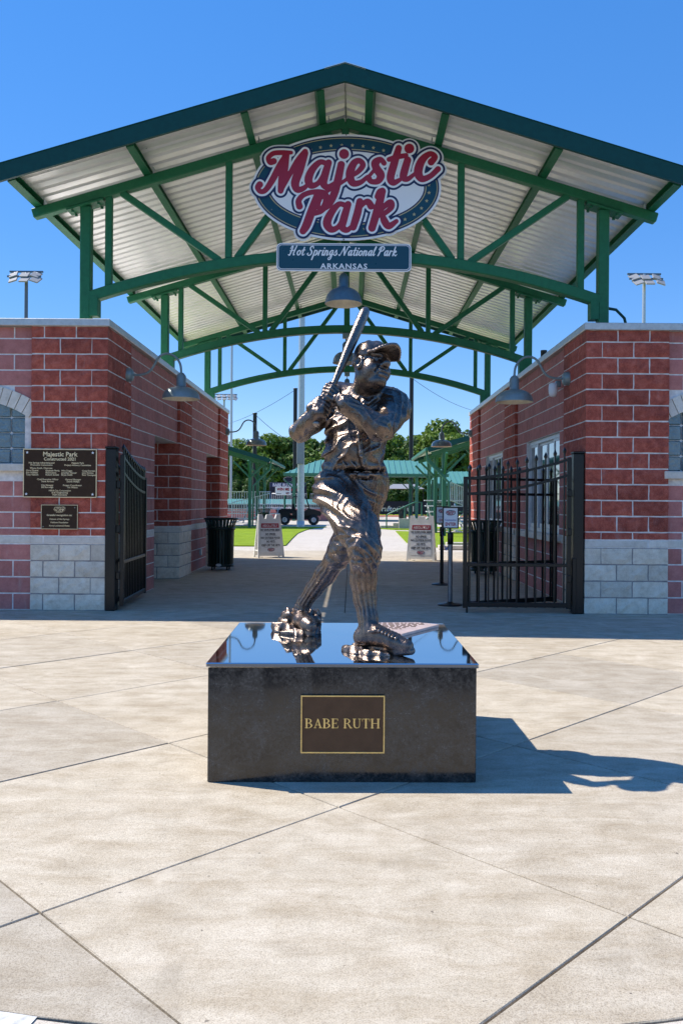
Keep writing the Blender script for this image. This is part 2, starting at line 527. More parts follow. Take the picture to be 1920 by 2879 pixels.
for i in range(-9, 10):
    for j in range(-3, 9):
        if (i + j) % 2 == 0: continue
        cx, cy = -0.045 + i * 1.0, 3.83 + j * 1.0
        h = 1.0 - GAP * 1.414
        poly = [(cx + h, cy), (cx, cy + h), (cx - h, cy), (cx, cy - h)]
        poly = clip_poly(poly, 0, 10.62, 0, -1)
        for x in KX:
            if len(poly) < 3: break
            s = 0.23 * x; L = math.hypot(s, 1)
            poly = clip_poly(poly, x, edge_y(x), -s / L, 1 / L)
        if len(poly) >= 3:
            area = abs(sum(poly[k][0] * poly[(k + 1) % len(poly)][1] - poly[(k + 1) % len(poly)][0] * poly[k][1] for k in range(len(poly)))) / 2
            if area > 0.004: slab(poly)
for y0, y1 in ((10.63, 14.2), (14.21, 17.8), (17.81, 20.6), (20.61, 24.4)):
    for x0, x1 in ((-9.0, -3.9), (-3.89, -0.075), (-0.065, 3.8), (3.81, 9.0)):
        slab([(x0, y0), (x1, y0), (x1, y1), (x0, y1)])
kmb = MB()
pmb = MB()
for i in range(-30, 30):
    xa, xb = i * 0.12, (i + 1) * 0.12
    o, w = 0.010, 0.15
    a, b = (xa, edge_y(xa)), (xb, edge_y(xb))
    na = Vector((0.23 * xa, -1)).normalized(); nb = Vector((0.23 * xb, -1)).normalized()
    q = [(a[0] + na.x * o, a[1] + na.y * o), (b[0] + nb.x * o, b[1] + nb.y * o), (b[0] + nb.x * w, b[1] + nb.y * w), (a[0] + na.x * w, a[1] + na.y * w)]
    kmb.add([(x, y, -0.004) for x, y in q] + [(x, y, -0.2) for x, y in q], [(0, 3, 2, 1), (3, 7, 6, 2), (0, 1, 5, 4)])
    if xb < -0.80:
        q = [(a[0] + na.x * 0.004, a[1] + na.y * 0.004), (b[0] + nb.x * .004, b[1] + nb.y * .004), (b[0] + nb.x * .15, b[1] + nb.y * .15), (a[0] + na.x * .15, a[1] + na.y * .15)]
        pmb.add([(x, y, 0.0) for x, y in q], [(0, 3, 2, 1)])
kerb = tag(kmb.build('kerb', M['concrete_far']), kind='structure')
pmb.build('paint_stripe', M['road_paint'], kerb)

def sheet(name, poly, z, mat, thick=0.1, kind='structure'):
    n = len(poly)
    vs = [(x, y, z) for x, y in poly] + [(x, y, z - thick) for x, y in poly]
    fs = [list(range(n))] + [(i, n + i, n + (i + 1) % n, (i + 1) % n) for i in range(n)]
    return tag(MB().add(vs, fs).build(name, mat), kind=kind)
sheet('path', [(-30, 24.41), (30, 24.41), (40, 100), (-40, 100)], -0.008, M['concrete_far'])
lawnL = [(-30, 26.6), (-2.3, 26.6), (-2.12, 27.2), (-2.30, 33), (-2.42, 38), (-2.30, 43), (-2.0, 46), (-1.4, 48.4), (-30, 48.4)]
sheet('lawn', lawnL, 0.03, M['grass'])
sheet('lawn', [(2.05, 27.6), (3.2, 26.2), (12, 29), (12, 36.0), (2.25, 41.8), (2.0, 30)], 0.03, M['grass'])
sheet('lawn', [(1.2, 46.5), (2.3, 44.2), (14, 40), (14, 52), (3.0, 49.5)], 0.03, M['grass'])
sheet('infield_track', [(-60, 88), (60, 88), (60, 98), (-60, 98)], 0.03, M['clay'])
sheet('outfield', [(-60, 98), (60, 98), (60, 101), (-60, 101)], 0.05, M['grass'])

# ------------------------------------------------------------------ the two block buildings
XC = -0.065
COURSES = [(0.2125 * i, 0.2125 * (i + 1)) for i in range(4)]
BAND = (0.85, 0.954)
UPPER = [(0.954, 1.053)] + [(1.053 + 0.2032 * i, 1.053 + 0.2032 * (i + 1)) for i in range(12)] + [(3.4914, 3.645)]
mesh_cache = {}
JT = 0.0175
def block_mesh(kind, w, h, d, var, c0=False, c1=False):
    key = (kind, round(w, 3), round(h, 3), round(d, 2), var, c0, c1)
    if key in mesh_cache: return mesh_cache[key]
    rnd = random.Random(str(key))
    mb = MB()
    x0, x1, z0, z1 = (0.0 if c0 else JT / 2), (w if c1 else w - JT / 2), JT / 2, h - JT / 2
    if kind in ('split', 'stone'):
        nx = max(1, min(5, int(round(w / 0.085)))); nz = max(1, min(3, int(round(h / 0.07))))
        amp = 0.013 if kind == 'split' else 0.016
        vs = []
        for k in range(nz + 1):
            for i in range(nx + 1):
                e = (i in (0, nx)) or (k in (0, nz))
                jx = 0 if i in (0, nx) else rnd.uniform(-.012, .012)
                jz = 0 if k in (0, nz) else rnd.uniform(-.012, .012)
                ej = rnd.uniform(-.003, .003)
                vs.append((x0 + (x1 - x0) * i / nx + jx + (ej if i == 0 else -ej if i == nx else 0), rnd.uniform(-0.001, 0.003) if e else -rnd.uniform(0.0, amp), z0 + (z1 - z0) * k / nz + jz + (ej if k == 0 else -ej if k == nz else 0)))
        fs = [(k * (nx + 1) + i, k * (nx + 1) + i + 1, (k + 1) * (nx + 1) + i + 1, (k + 1) * (nx + 1) + i) for k in range(nz) for i in range(nx)]
        o = len(vs)
        vs += [(x0, d, z0), (x1, d, z0), (x1, d, z1), (x0, d, z1)]
        row = lambda k: [k * (nx + 1) + i for i in range(nx + 1)]
        fs += [row(0)[::-1] + [o, o + 1], row(nz) + [o + 2, o + 3],
               [k * (nx + 1) for k in range(nz + 1)] + [o + 3, o], [k * (nx + 1) + nx for k in range(nz, -1, -1)] + [o + 1, o + 2]]
        mb.add(vs, fs)
    else:
        c = 0.004 if kind == 'smooth' else 0.007
        vs = [(x0 + c, 0, z0 + c), (x1 - c, 0, z0 + c), (x1 - c, 0, z1 - c), (x0 + c, 0, z1 - c),
              (x0, c, z0), (x1, c, z0), (x1, c, z1), (x0, c, z1), (x0, d, z0), (x1, d, z0), (x1, d, z1), (x0, d, z1)]
        fs = [(0, 1, 2, 3)] + [(4 + i, 4 + (i + 1) % 4, (i + 1) % 4, i) for i in range(4)] + [(8 + i, 8 + (i + 1) % 4, 4 + (i + 1) % 4, 4 + i) for i in range(4)]
        mb.add(vs, fs)
    mesh_cache[key] = mb.mesh({'split': 'block', 'smooth': 'block', 'stone': 'plinth_stone', 'cap': 'band_stone'}[kind], M[kind])
    return mesh_cache[key]

def wall_segment(out, p, u, L, kind, openings=(), own0=None, own1=None, plinth=True, keep=None, bond=0.0, own_top=99.0):
    """collect blocks of one straight wall face; outward side is -(z x u)"""
    ux, uy = u
    rot = math.atan2(uy, ux)
    rows = []
    for i, (a, b) in enumerate(COURSES): rows.append((a, b, ('stone' if kind == 'split' else 'smooth') if plinth else kind, i))
    rows.append((BAND[0], BAND[1], 'cap', 4))
    for i, (a, b) in enumerate(UPPER): rows.append((a, b, kind, 5 + i))
    o0, o1 = own0, own1
    for z0, z1, kd, ci in rows:
        own0, own1 = (o0, o1) if z1 < own_top else (None, None)
        par = ci % 2
        s0, s1 = 0.0, L
        dep = 0.07
        if own0 is not None and par != own0 and kd != 'cap': s0 = 0.203
        if own1 is not None and par != own1 and kd != 'cap': s1 = L - 0.203
        iv = [(s0, s1)]
        for (a, b, c, d) in openings:
            ov = min(z1, d) - max(z0, c)
            if ov > 0.4 * (z1 - z0):
                iv = [q for (i0, i1) in iv for q in ((i0, min(i1, a)), (max(i0, b), i1)) if q[1] - q[0] > 0.02]
        step = 0.8128 if kd == 'cap' else 0.4064
        for (i0, i1) in iv:
            x = i0
            if own0 is not None and i0 < 0.21:
                nxt = x + step if (par == own0) else x + step
            else:
                nxt = math.floor((x - bond - par * 0.2032) / step + 1.001) * step + par * 0.2032 + bond
            if own1 is not None:
                off = (i1 - par * 0) % step
                nxt = x + off if off > 0.06 else x + off + step
            while x < i1 - 0.015:
                e = min(nxt, i1)
                if i1 - e < 0.05: e = i1
                w = e - x
                dd = dep; c0 = c1 = False
                if own0 is not None and par == own0 and x < 0.01: dd = 0.2; c0 = True
                if own1 is not None and par == own1 and e > L - 0.01: dd = 0.2; c1 = True
                if kind == 'split' and x < 0.01 and (own0 is None): c0 = True
                if kind == 'split' and e > L - 0.01 and (own1 is None): c1 = True
                cx, cy, cz = p[0] + ux * (x + w / 2), p[1] + uy * (x + w / 2), (z0 + z1) / 2
                if keep is None or keep(x + w / 2, cz):
                    nxv, nyv = uy, -ux            # outward normal
                    view = Vector((-cx, -cy, CAM_H - cz)); dist = view.length
                    facing = max(0.0, (view.x * nxv + view.y * nyv) / dist)
                    inframe = abs(cx / cy + 0.0116) < 0.43
                    out.append((w * (z1 - z0) * facing / dist ** 2 * (1 if inframe else 0), kd, w, z1 - z0, (dd, c0, c1), (p[0] + ux * x, p[1] + uy * x, z0), rot))
                x = e
                nxt = e + step

def place_blocks(out, bld):
    out.sort(key=lambda t: -t[0])
    rest = MB()
    mats = ['split', 'smooth', 'stone', 'cap']
    nblk = 0
    for sc, kd, w, h, d, loc, rot in out:
        me = block_mesh(kd, w, h, d[0], random.randrange(4), d[1], d[2])
        if kd in ('split', 'smooth'):
            nblk += 1
            if nblk > 300 or sc <= 0:
                mt = Matrix.Translation(loc) @ Matrix.Rotation(rot, 4, 'Z')
                rest.add([mt @ v.co for v in me.vertices], [list(f.vertices) for f in me.polygons], mats.index(kd))
                continue
        link({'split': 'block', 'smooth': 'block', 'stone': 'plinth_stone', 'cap': 'band_stone'}[kd], me, bld, loc, rot)
    if rest.v:
        tag(rest.build('distant_blocks', [M[k] for k in mats], bld), kind='stuff')

YF, YB = 10.65, 21.1          # front and back of the passage
REC = 0.05                    # pink blocks sit back from the pilasters
def arch_window(bld, xc, yw, sgn, z_sill, z_spring):
    Rin, cdn, hw = 1.366, 1.173, 0.70
    # voussoirs
    a_max = math.asin(hw / Rin)
    n = 15
    for i in range(n):
        a0 = -a_max - 0.05 + (2 * a_max + 0.1) * i / n + 0.004
        a1 = -a_max - 0.05 + (2 * a_max + 0.1) * (i + 1) / n - 0.004
        poly = []
        for r, a in ((Rin, a0), (Rin, a1), (Rin + 0.215, a1), (Rin + 0.215, a0)):
            poly.append((r * math.sin(a), r * math.cos(a) - cdn))
        MB().prism(poly, (xc, yw + 0.07, z_spring), (1, 0, 0), (0, 0, 1), 0.09 + random.uniform(0, 0.004)).build('arch_stone', M['cap'], bld)
    MB().cbox((xc, yw + 0.02, z_sill - 0.05), (2 * hw + 0.12, 0.18, 0.10), 0.008).build('window_sill', M['cap'], bld)
    # glass blocks in a mortar grid
    MB().bb(xc - hw, xc + hw, yw + 0.085, yw + 0.12, z_sill, z_spring + 0.2).build('window_grid', M['sign_white'], bld)
    gm = MB()
    gm.cbox((0, 0, 0), (0.188, 0.06, 0.188), 0.012)
    me = gm.mesh('glass_block', M['glass_block'])
    for i in range(7):
        for k in range(5):
            gx = -0.6 + 0.2 * i; gz = z_sill + 0.1 + 0.2 * k
            top = z_spring - cdn + math.sqrt(Rin * Rin - gx * gx) + 0.08
            if gz + 0.02 < top:
                link('glass_block', me, bld, (xc + gx, yw + 0.085, gz))

def build_left():
    b = thing('brick_building', 'red and rose block building on the left with two bronze plaques', 'building', (0, 0, 0))
    xp, xs = XC - 3.06, XC - 3.06 - REC
    out = []
    sp = ('split', 'smooth')
    wall_segment(out, (xp - 0.9755, YF), (1, 0), 0.9755, 'split', own1=0)
    wall_segment(out, (xp, YF), (0, 1), 1.15, 'split', own0=1)
    wall_segment(out, (xs, YF + 1.15), (0, 1), 15.17 - YF - 1.15, 'smooth', [(13.45 - YF - 1.15, 9, -1, 2.475)])
    wall_segment(out, (xp, 15.17), (0, 1), 1.13, 'split', own0=1, own_top=2.5)
    wall_segment(out, (xp - 0.5, 15.17), (1, 0), 0.5, 'split', [(-1, 9, 2.475, 9)], own1=0)
    wall_segment(out, (xs, 16.3), (0, 1), 19.8 - 16.3, 'smooth', [(18.25 - 16.3, 9, -1, 2.475)])
    wall_segment(out, (xp, 19.8), (0, 1), YB - 19.8, 'split', own0=1, own_top=2.5)
    wall_segment(out, (xp - 0.5, 19.8), (1, 0), 0.5, 'split', [(-1, 9, 2.475, 9)], own1=0)
    xw = -4.20 - 0.70
    fx0 = xp - 0.9755
    def keep(s, z):
        x = -8.0 + s - xw
        return not (abs(x) < 0.70 and 1.75 < z < 2.51) and not (z >= 2.45 and math.hypot(x, z - 2.51 + 1.173) < 1.53)
    wall_segment(out, (-8.0, YF + REC), (1, 0), 8.0 + fx0, 'smooth', keep=keep)
    place_blocks(out, b)
    core = MB()
    e = 0.006
    D = -9.0
    core.bb(D, xs - e, YF + REC + e + 0.11, 13.45, -0.2, 3.64)
    core.bb(D, fx0 - 0.0, YF + REC + e, YF + REC + 0.2, -0.2, 1.84); core.bb(D, xw - 0.70, YF + REC + e, YF + REC + 0.2, 1.84, 3.64); core.bb(xw + 0.70, fx0, YF + REC + e, YF + REC + 0.2, 1.84, 3.64)
    core.bb(xw - 0.70, xw + 0.70, YF + REC + e, YF + REC + 0.2, 2.72, 3.64)
    core.bb(fx0 + e, xp - e, YF + e, YF + 1.15 - e, -0.2, 3.645)
    core.bb(D, xs - e, 13.45, 15.17 + e, 2.475, 3.64)
    core.bb(D, xp - e, 15.17 + e, 16.3 - e, -0.2, 3.645)
    core.bb(D, xs - e, 16.3 - e, 18.25, -0.2, 3.64)
    core.bb(D, xs - e, 18.25, 19.8 + e, 2.475, 3.64)
    core.bb(D, xp - e, 19.8 + e, YB - e, -0.2, 3.645)
    core.build('wall_core', M['mortar'], b)
    q = e - 0.002
    MB().bb(fx0 + q, xp - q, YF + q, YF + 1.15 - q, -0.19, 0.85).build('plinth_core', M['joint_grey'], b); MB().bb(D, xp - q, 15.17 + q, 16.3 - q, -0.19, 0.85).build('plinth_core', M['joint_grey'], b); MB().bb(D, xp - q, 19.8 + q, YB - q, -0.19, 0.85).build('plinth_core', M['joint_grey'], b)
    for y0, y1 in ((13.45, 15.17), (18.25, 19.8)):
        MB().bb(D, xs - 0.6, y0, y1 + 0.012, -0.2, 2.475).build('recess_wall', M['smooth'], b)
        d = MB().cbox((xs - 0.585, (y0 + y1) / 2 + 0.2, 1.05), (0.05, 0.92, 2.1), 0.006).build('door', M['door'], b)
        MB().box((xs - 0.555, (y0 + y1) / 2 - 0.16, 1.02), (0.02, 0.03, 0.12)).build('handle', M['galv'], d)
    co = [(-9.0, -6.2), (-6.195, xp + 0.03)]
    for a, c in co:
        MB().cbox(((a + c) / 2, YF + 0.10, 3.69), (c - a - 0.003, 0.27, 0.092), 0.006).build('coping', M['coping'], b)
    ys = [YF + 0.238, 13.4, 16.0, 18.6, YB + 0.03]
    for a, c in zip(ys, ys[1:]):
        MB().cbox((xp - 0.10, (a + c) / 2, 3.69), (0.26, c - a - 0.003, 0.0915), 0.006).build('coping', M['coping'], b)
    MB().bb(-9, xp - 0.2, YF + 0.2, YB - .02, 3.55, 3.60).build('roof_deck', M['coping'], b)
    arch_window(b, xw, YF + REC, -1, 1.88, 2.51)
    MB().cbox((xs + 0.02, 17.5, 0.35), (0.05, 0.08, 0.13), 0.01).build('outlet_cover', M['galv'], b)
    return b

def service_window(bld, x, y0, y1):
    z0, z1 = 0.954, 2.475
    L = y1 - y0
    xo = x + 0.075
    w = MB()
    t = 0.06
    w.bb(xo - 0.02, xo + 0.06, y0, y1, z1 - t, z1); w.bb(xo - 0.02, xo + 0.06, y0, y1, z0, z0 + t)
    w.bb(xo - 0.019, xo + 0.059, y0, y0 + t, z0 + t, z1 - t); w.bb(xo - 0.019, xo + 0.059, y1 - t, y1, z0 + t, z1 - t)
    win = w.build('window', M['window_frame'], bld)
    n = 4
    for i in range(n):
        a = y0 + t + (L - 2 * t) * i / n; c = y0 + t + (L - 2 * t) * (i + 1) / n
        dx = 0.0 if i in (0, 3) else 0.028
        s = MB()
        q = 0.042
        a += 0.002; c -= 0.002
        s.bb(xo + dx - 0.008, xo + dx + 0.018, a, c, z1 - t - q, z1 - t - 0.002); s.bb(xo + dx - 0.008, xo + dx + 0.018, a, c, z0 + t + 0.002, z0 + t + q + 0.03)
        s.bb(xo + dx - 0.0085, xo + dx + 0.0185, a, a + q, z0 + t + q + 0.03, z1 - t - q); s.bb(xo + dx - 0.0085, xo + dx + 0.0185, c - q, c, z0 + t + q + 0.03, z1 - t - q)
        s.build('sash', M['window_frame'], win)
        MB().bb(xo + dx + 0.003, xo + dx + 0.008, a + q, c - q, z0 + t + q + .03, z1 - t - q).build('pane', M['pane'], win)
    MB().cbox((x + 0.0, (y0 + y1) / 2, z0 - 0.045), (0.32, L + 0.30, 0.095), 0.01).build('window_sill', M['cap'], bld)

def build_right():
    b = thing('brick_building', 'red and rose block building on the right with sliding service windows', 'building', (0, 0, 0))
    xp, xs = XC + 3.06, XC + 3.06 + REC
    out = []
    wall_segment(out, (xp, YF), (1, 0), 1.0655, 'split', own0=0)
    wall_segment(out, (xp, 11.78), (0, -1), 11.78 - YF, 'split', own1=1)
    wall_segment(out, (xs, 15.27), (0, -1), 15.27 - 11.78, 'smooth', [(15.27 - 14.5, 15.27 - 12.2, 0.954, 2.475)])
    wall_segment(out, (xp, 16.35), (0, -1), 16.35 - 15.27, 'split')
    wall_segment(out, (xp, 15.27), (1, 0), 0.045, 'split')
    wall_segment(out, (xs, 19.7), (0, -1), 19.7 - 16.35, 'smooth', [(19.7 - 18.85, 19.7 - 16.77, 0.954, 2.475)])
    wall_segment(out, (xp, YB), (0, -1), YB - 19.7, 'split')
    fx1 = xp + 1.0655
    xw = fx1 + 0.005 + 0.70
    def keep(s, z):
        x = fx1 + s - xw
        return not (abs(x) < 0.70 and 1.75 < z < 2.51) and not (z >= 2.45 and math.hypot(x, z - 2.51 + 1.173) < 1.53)
    wall_segment(out, (fx1, YF + REC), (1, 0), 8.0 - fx1, 'smooth', keep=keep)
    place_blocks(out, b)
    e = 0.006
    D = 9.0
    core = MB()
    core.bb(xp + e, fx1 - e, YF + e, 11.78 - e, -0.2, 3.645)
    core.bb(fx1, D, YF + REC + e, YF + REC + 0.2, -0.2, 1.82); core.bb(xw + 0.70, D, YF + REC + e, YF + REC + 0.2, 1.82, 3.64)
    core.bb(fx1 - 0.02, xw + 0.70, YF + REC + e, YF + REC + 0.2, 2.72, 3.64)
    core.bb(xs + 0.2, D, YF + REC + 0.13, YB - e, -0.2, 3.63)
    segs = [(11.78 - e, 12.2), (14.5, 15.27 + e), (16.35 - e, 16.77), (18.85, 19.7 + e)]
    for a, c in segs: core.bb(xs + e, xs + 0.21, a, c, -0.2, 3.64)
    for a, c in ((12.2, 14.5), (16.77, 18.85)):
        core.bb(xs + e, xs + 0.21, a, c, -0.2, 0.954); core.bb(xs + e, xs + 0.21, a, c, 2.475, 3.64)
    core.bb(xp + e, xs + 0.22, 15.27 + e, 16.35 - e, -0.2, 3.645)
    core.bb(xp + e, xs + 0.22, 19.7 + e, YB - e, -0.2, 3.645)
    core.build('wall_core', M['mortar'], b)
    q = e - 0.002
    MB().bb(xp + q, fx1 - q, YF + q, 11.78 - q, -0.19, 0.85).build('plinth_core', M['joint_grey'], b); MB().bb(xp + q, xs + 0.222, 15.27 + q, 16.35 - q, -0.19, 0.85).build('plinth_core', M['joint_grey'], b); MB().bb(xp + q, xs + 0.222, 19.7 + q, YB - q, -0.19, 0.85).build('plinth_core', M['joint_grey'], b)
    service_window(b, xs, 12.2, 14.5)
    service_window(b, xs, 16.77, 18.85)
    for a, c in ((xp - 0.03, 5.6), (5.605, 9.0)):
        MB().cbox(((a + c) / 2, YF + 0.10, 3.685), (c - a - 0.003, 0.27, 0.092), 0.006).build('coping', M['coping'], b)
    ys = [YF + 0.238, 13.0, 15.6, 18.3, YB + 0.03]
    for a, c in zip(ys, ys[1:]):
        MB().cbox((xp + 0.10, (a + c) / 2, 3.685), (0.26, c - a - 0.003, 0.0915), 0.006).build('coping', M['coping'], b)
    MB().bb(xp + 0.2, 9, YF + 0.2, YB - .02, 3.55, 3.60).build('roof_deck', M['coping'], b)
    arch_window(b, xw, YF + REC, 1, 1.84, 2.51)
    MB().tube([(3.50, 15.2, 3.5), (3.50, 15.2, 4.22)], 0.06, 12).build('vent_pipe', M['black'], b)
    MB().tube([(3.62, 12.0, 4.25), (3.80, 12.0, 4.22), (3.92, 12.0, 4.10), (3.97, 12.0, 3.9), (3.98, 12.0, 3.5)], 0.022, 8).build('conduit', M['fascia'], b)
    return b
build_left()
build_right()

# ------------------------------------------------------------------ gable canopy over the passage
RX = -0.11                                   # centre line of the canopy
SLOPE = 0.298
TRUSS_Y = (11.13, 15.83, 20.53)
ROOF_Y0, ROOF_Y1 = 10.17, 21.45
canopy = thing('entrance_canopy', 'open green steel gable canopy spanning the passage between the buildings', 'canopy', (RX, 0, 0))
def top_z(x): return 6.475 - SLOPE * abs(x)                    # top chord centre line
def bot_z(x): return 4.71 - 0.60 * (abs(x) / 3.45) ** 2        # bottom chord centre line
CH = 0.128
def make_truss(Y):
    t = thing('truss', None, None, (0, Y, 0)); t.parent = canopy
    for s in (-1, 1):
        MB().bar((s * 4.16, 0, top_z(4.16)), (s * 0.0005, 0, top_z(0)), CH, CH, bev=0.012).build('top_chord', M['steel'], t)
        # post and its cap plate with bolts
        ph = top_z(3.45) - CH * 0.5 - 0.045
        MB().cbox((s * 3.45, 0, (ph + 3.58) / 2), (0.14, 0.14, ph - 3.58), 0.012).build('post', M['steel'], t)
        ang = math.atan(SLOPE) * s
        rot = Matrix.Rotation(ang, 3, 'Y')
        pl = MB()
        pl.box((s * 3.45, 0, top_z(3.45) - CH * 0.55 - 0.030), (0.50, 0.22, 0.026), rot)
        pl = pl.build('cap_plate', M['steel'], t)
        for dx in (-0.18, 0.18):
            for dy in (-0.075, 0.075):
                p = rot @ Vector((dx, dy, -0.027))
                MB().lathe([(0.0, 0.0), (0.020, 0.0), (0.020, -0.03), (0.0, -0.03)], (s * 3.45 + p.x, p.y, top_z(3.45) - CH * 0.55 - 0.025 + p.z), 6, smooth=False).build('bolt', M['steel'], pl)
        MB().cbox((s * 3.33, 0, 4.00), (0.11, 0.16, 0.26), 0.004).build('gusset', M['steel'], t)
        for xa, xb, tp, name in ((3.15, 3.15, 0, 'web_member'), (2.98, 1.66, 0, 'web_member'), (1.55, 1.55, 0, 'web_member'), (0.20, 1.44, 0, 'web_member')):
            a = Vector((s * xa, 0, top_z(xa) - CH * 0.45)); b = Vector((s * xb, 0, bot_z(xb) + CH * 0.45))
            MB().bar(a, b, 0.088, 0.088, up=(0, 1, 0), bev=0.008).build(name, M['steel'], t)
    MB().bar((0, 0.0, top_z(0) - CH * 0.4), (0, 0.0, bot_z(0) + CH * 0.4), 0.096, 0.096, up=(0, 1, 0), bev=0.008).build('web_member', M['steel'], t)
    ar = MB()
    N = 28
    vs = []
    for i in range(N + 1):
        x = -3.40 + 6.80 * i / N
        z = bot_z(x)
        nx = 2 * 0.60 * x / 3.45 ** 2
        n = Vector((nx, 0, 1)).normalized()
        h = 0.072; c = 0.012
        for dy, dn in ((-h, -h + c), (-h + c, -h), (h - c, -h), (h, -h + c), (h, h - c), (h - c, h), (-h + c, h), (-h, h - c)):
            vs.append((x + n.x * dn, dy, z + n.z * dn))
    fs = []
    for i in range(N):
        for k in range(8):
            fs.append((i * 8 + k, (i + 1) * 8 + k, (i + 1) * 8 + (k + 1) % 8, i * 8 + (k + 1) % 8))
    fs += [list(range(8)), [N * 8 + k for k in range(7, -1, -1)]]
    ar.add(vs, fs)
    ar.build('bottom_chord', M['steel'], t)
    return t
tr = make_truss(TRUSS_Y[0])
for Y in TRUSS_Y[1:]:
    c = copy_tree(tr, canopy); c.location.y = Y
# purlins along the roof
PUR = (0.30, 1.23, 2.63, 4.08)
PH = 0.15
for s in (-1, 1):
    for x in PUR:
        zb = top_z(x) + CH * 0.52
        rot = Matrix.Rotation(math.atan(SLOPE) * s, 3, 'Y')
        m = MB()
        L = ROOF_Y1 - ROOF_Y0 - 0.06
        cy = (ROOF_Y0 + ROOF_Y1) / 2
        for off, sz in (((0, 0, 0.008), (0.095, L, 0.012)), ((0.04 * s, 0, PH / 2), (0.012, L - 0.002, PH - 0.014)), ((0, 0, PH - 0.012), (0.094, L, 0.012))):
            m.box(Vector((s * x, cy, zb)) + rot @ Vector(off), sz, rot)
        m.build('purlin', M['steel'], canopy)
# ribbed roof sheets, eave to ridge
RZ = CH * 0.52 + PH + 0.004
def sheet_z(x): return top_z(x) + RZ
NP = 13
PWID = (ROOF_Y1 - ROOF_Y0) / NP
def roof_sheet_mesh(s):
    prof = []
    n = 4
    pit = PWID / n
    for k in range(n):
        for fy, fz in ((0.0, 0.0), (0.34, 0.0), (0.42, 0.045), (0.66, 0.045), (0.74, 0.0)):
            prof.append((k * pit + fy * pit, fz))
    prof.append((PWID, 0.0))
    m = MB()
    XE = 4.20
    for z_off, mi, flip in ((0.0, 0, False), (0.012, 1, True)):
        vs = []
        for y, z in prof:
            vs.append((s * XE, y, sheet_z(XE) + z + z_off)); vs.append((s * 0.01, y, sheet_z(0.01) + z + z_off))
        fs = [(2 * i, 2 * i + 1, 2 * i + 3, 2 * i + 2) for i in range(len(prof) - 1)]
        m.add(vs, fs, mi)
    return m.mesh('roof_sheet', [M['soffit'], M['roof_green']])
for s in (-1, 1):
    me = roof_sheet_mesh(s)
    for k in range(NP):
        link('roof_sheet', me, canopy, (0, ROOF_Y0 + k * PWID, 0))
# rake trim, ridge cap
for yy, dy in ((ROOF_Y0 - 0.022, 0), (ROOF_Y1 + 0.022, 0)):
    for s in (-1, 1):
        m = MB()
        poly = [(0, sheet_z(0) + 0.065), (s * 4.235, sheet_z(4.235) + 0.065), (s * 4.235, sheet_z(4.235) - 0.150), (0, sheet_z(0) - 0.150)]
        if s < 0: poly = poly[::-1]
        m.prism(poly, (0, yy + 0.02, 0), (1, 0, 0), (0, 0, 1), 0.042)
        m.build('rake_trim', M['fascia'], canopy)
        MB().bar((s * 4.235, yy, sheet_z(4.235) + 0.070), (0, yy, sheet_z(0) + 0.070), 0.060, 0.008).build('drip_flashing', M['fascia'], canopy)
m = MB()
zc = sheet_z(0) + 0.085
for s in (-1, 1):
    m.add([(0, ROOF_Y0 - 0.05, zc), (s * 0.25, ROOF_Y0 - 0.05, zc - 0.25 * SLOPE), (s * 0.25, ROOF_Y1 + 0.05, zc - 0.25 * SLOPE), (0, ROOF_Y1 + 0.05, zc),
           (0, ROOF_Y0 - 0.05, zc - 0.02), (s * 0.25, ROOF_Y0 - 0.05, zc - 0.02 - 0.25 * SLOPE), (s * 0.25, ROOF_Y1 + 0.05, zc - .02 - 0.25 * SLOPE), (0, ROOF_Y1 + 0.05, zc - 0.02)],
          [(0, 1, 2, 3), (4, 5, 6, 7), (0, 1, 5, 4), (1, 2, 6, 5), (2, 3, 7, 6)])
m.build('ridge_cap', M['soffit'], canopy)
# angle clips where purlins cross the trusses
for Y in TRUSS_Y:
    for s in (-1, 1):
        for x in PUR:
            MB().cbox((s * (x - 0.075), Y, top_z(x) + CH * 0.52 + 0.055), (0.012, 0.10, 0.11), 0.002).build('purlin_clip', M['galv'], canopy)
# small metal conduit and motion sensor on the middle truss
MB().cbox((-0.62, 15.83 - 0.0, top_z(0.62) - 0.11), (0.16, 0.10, 0.07), 0.01).build('junction_box', M['sign_white'], canopy)

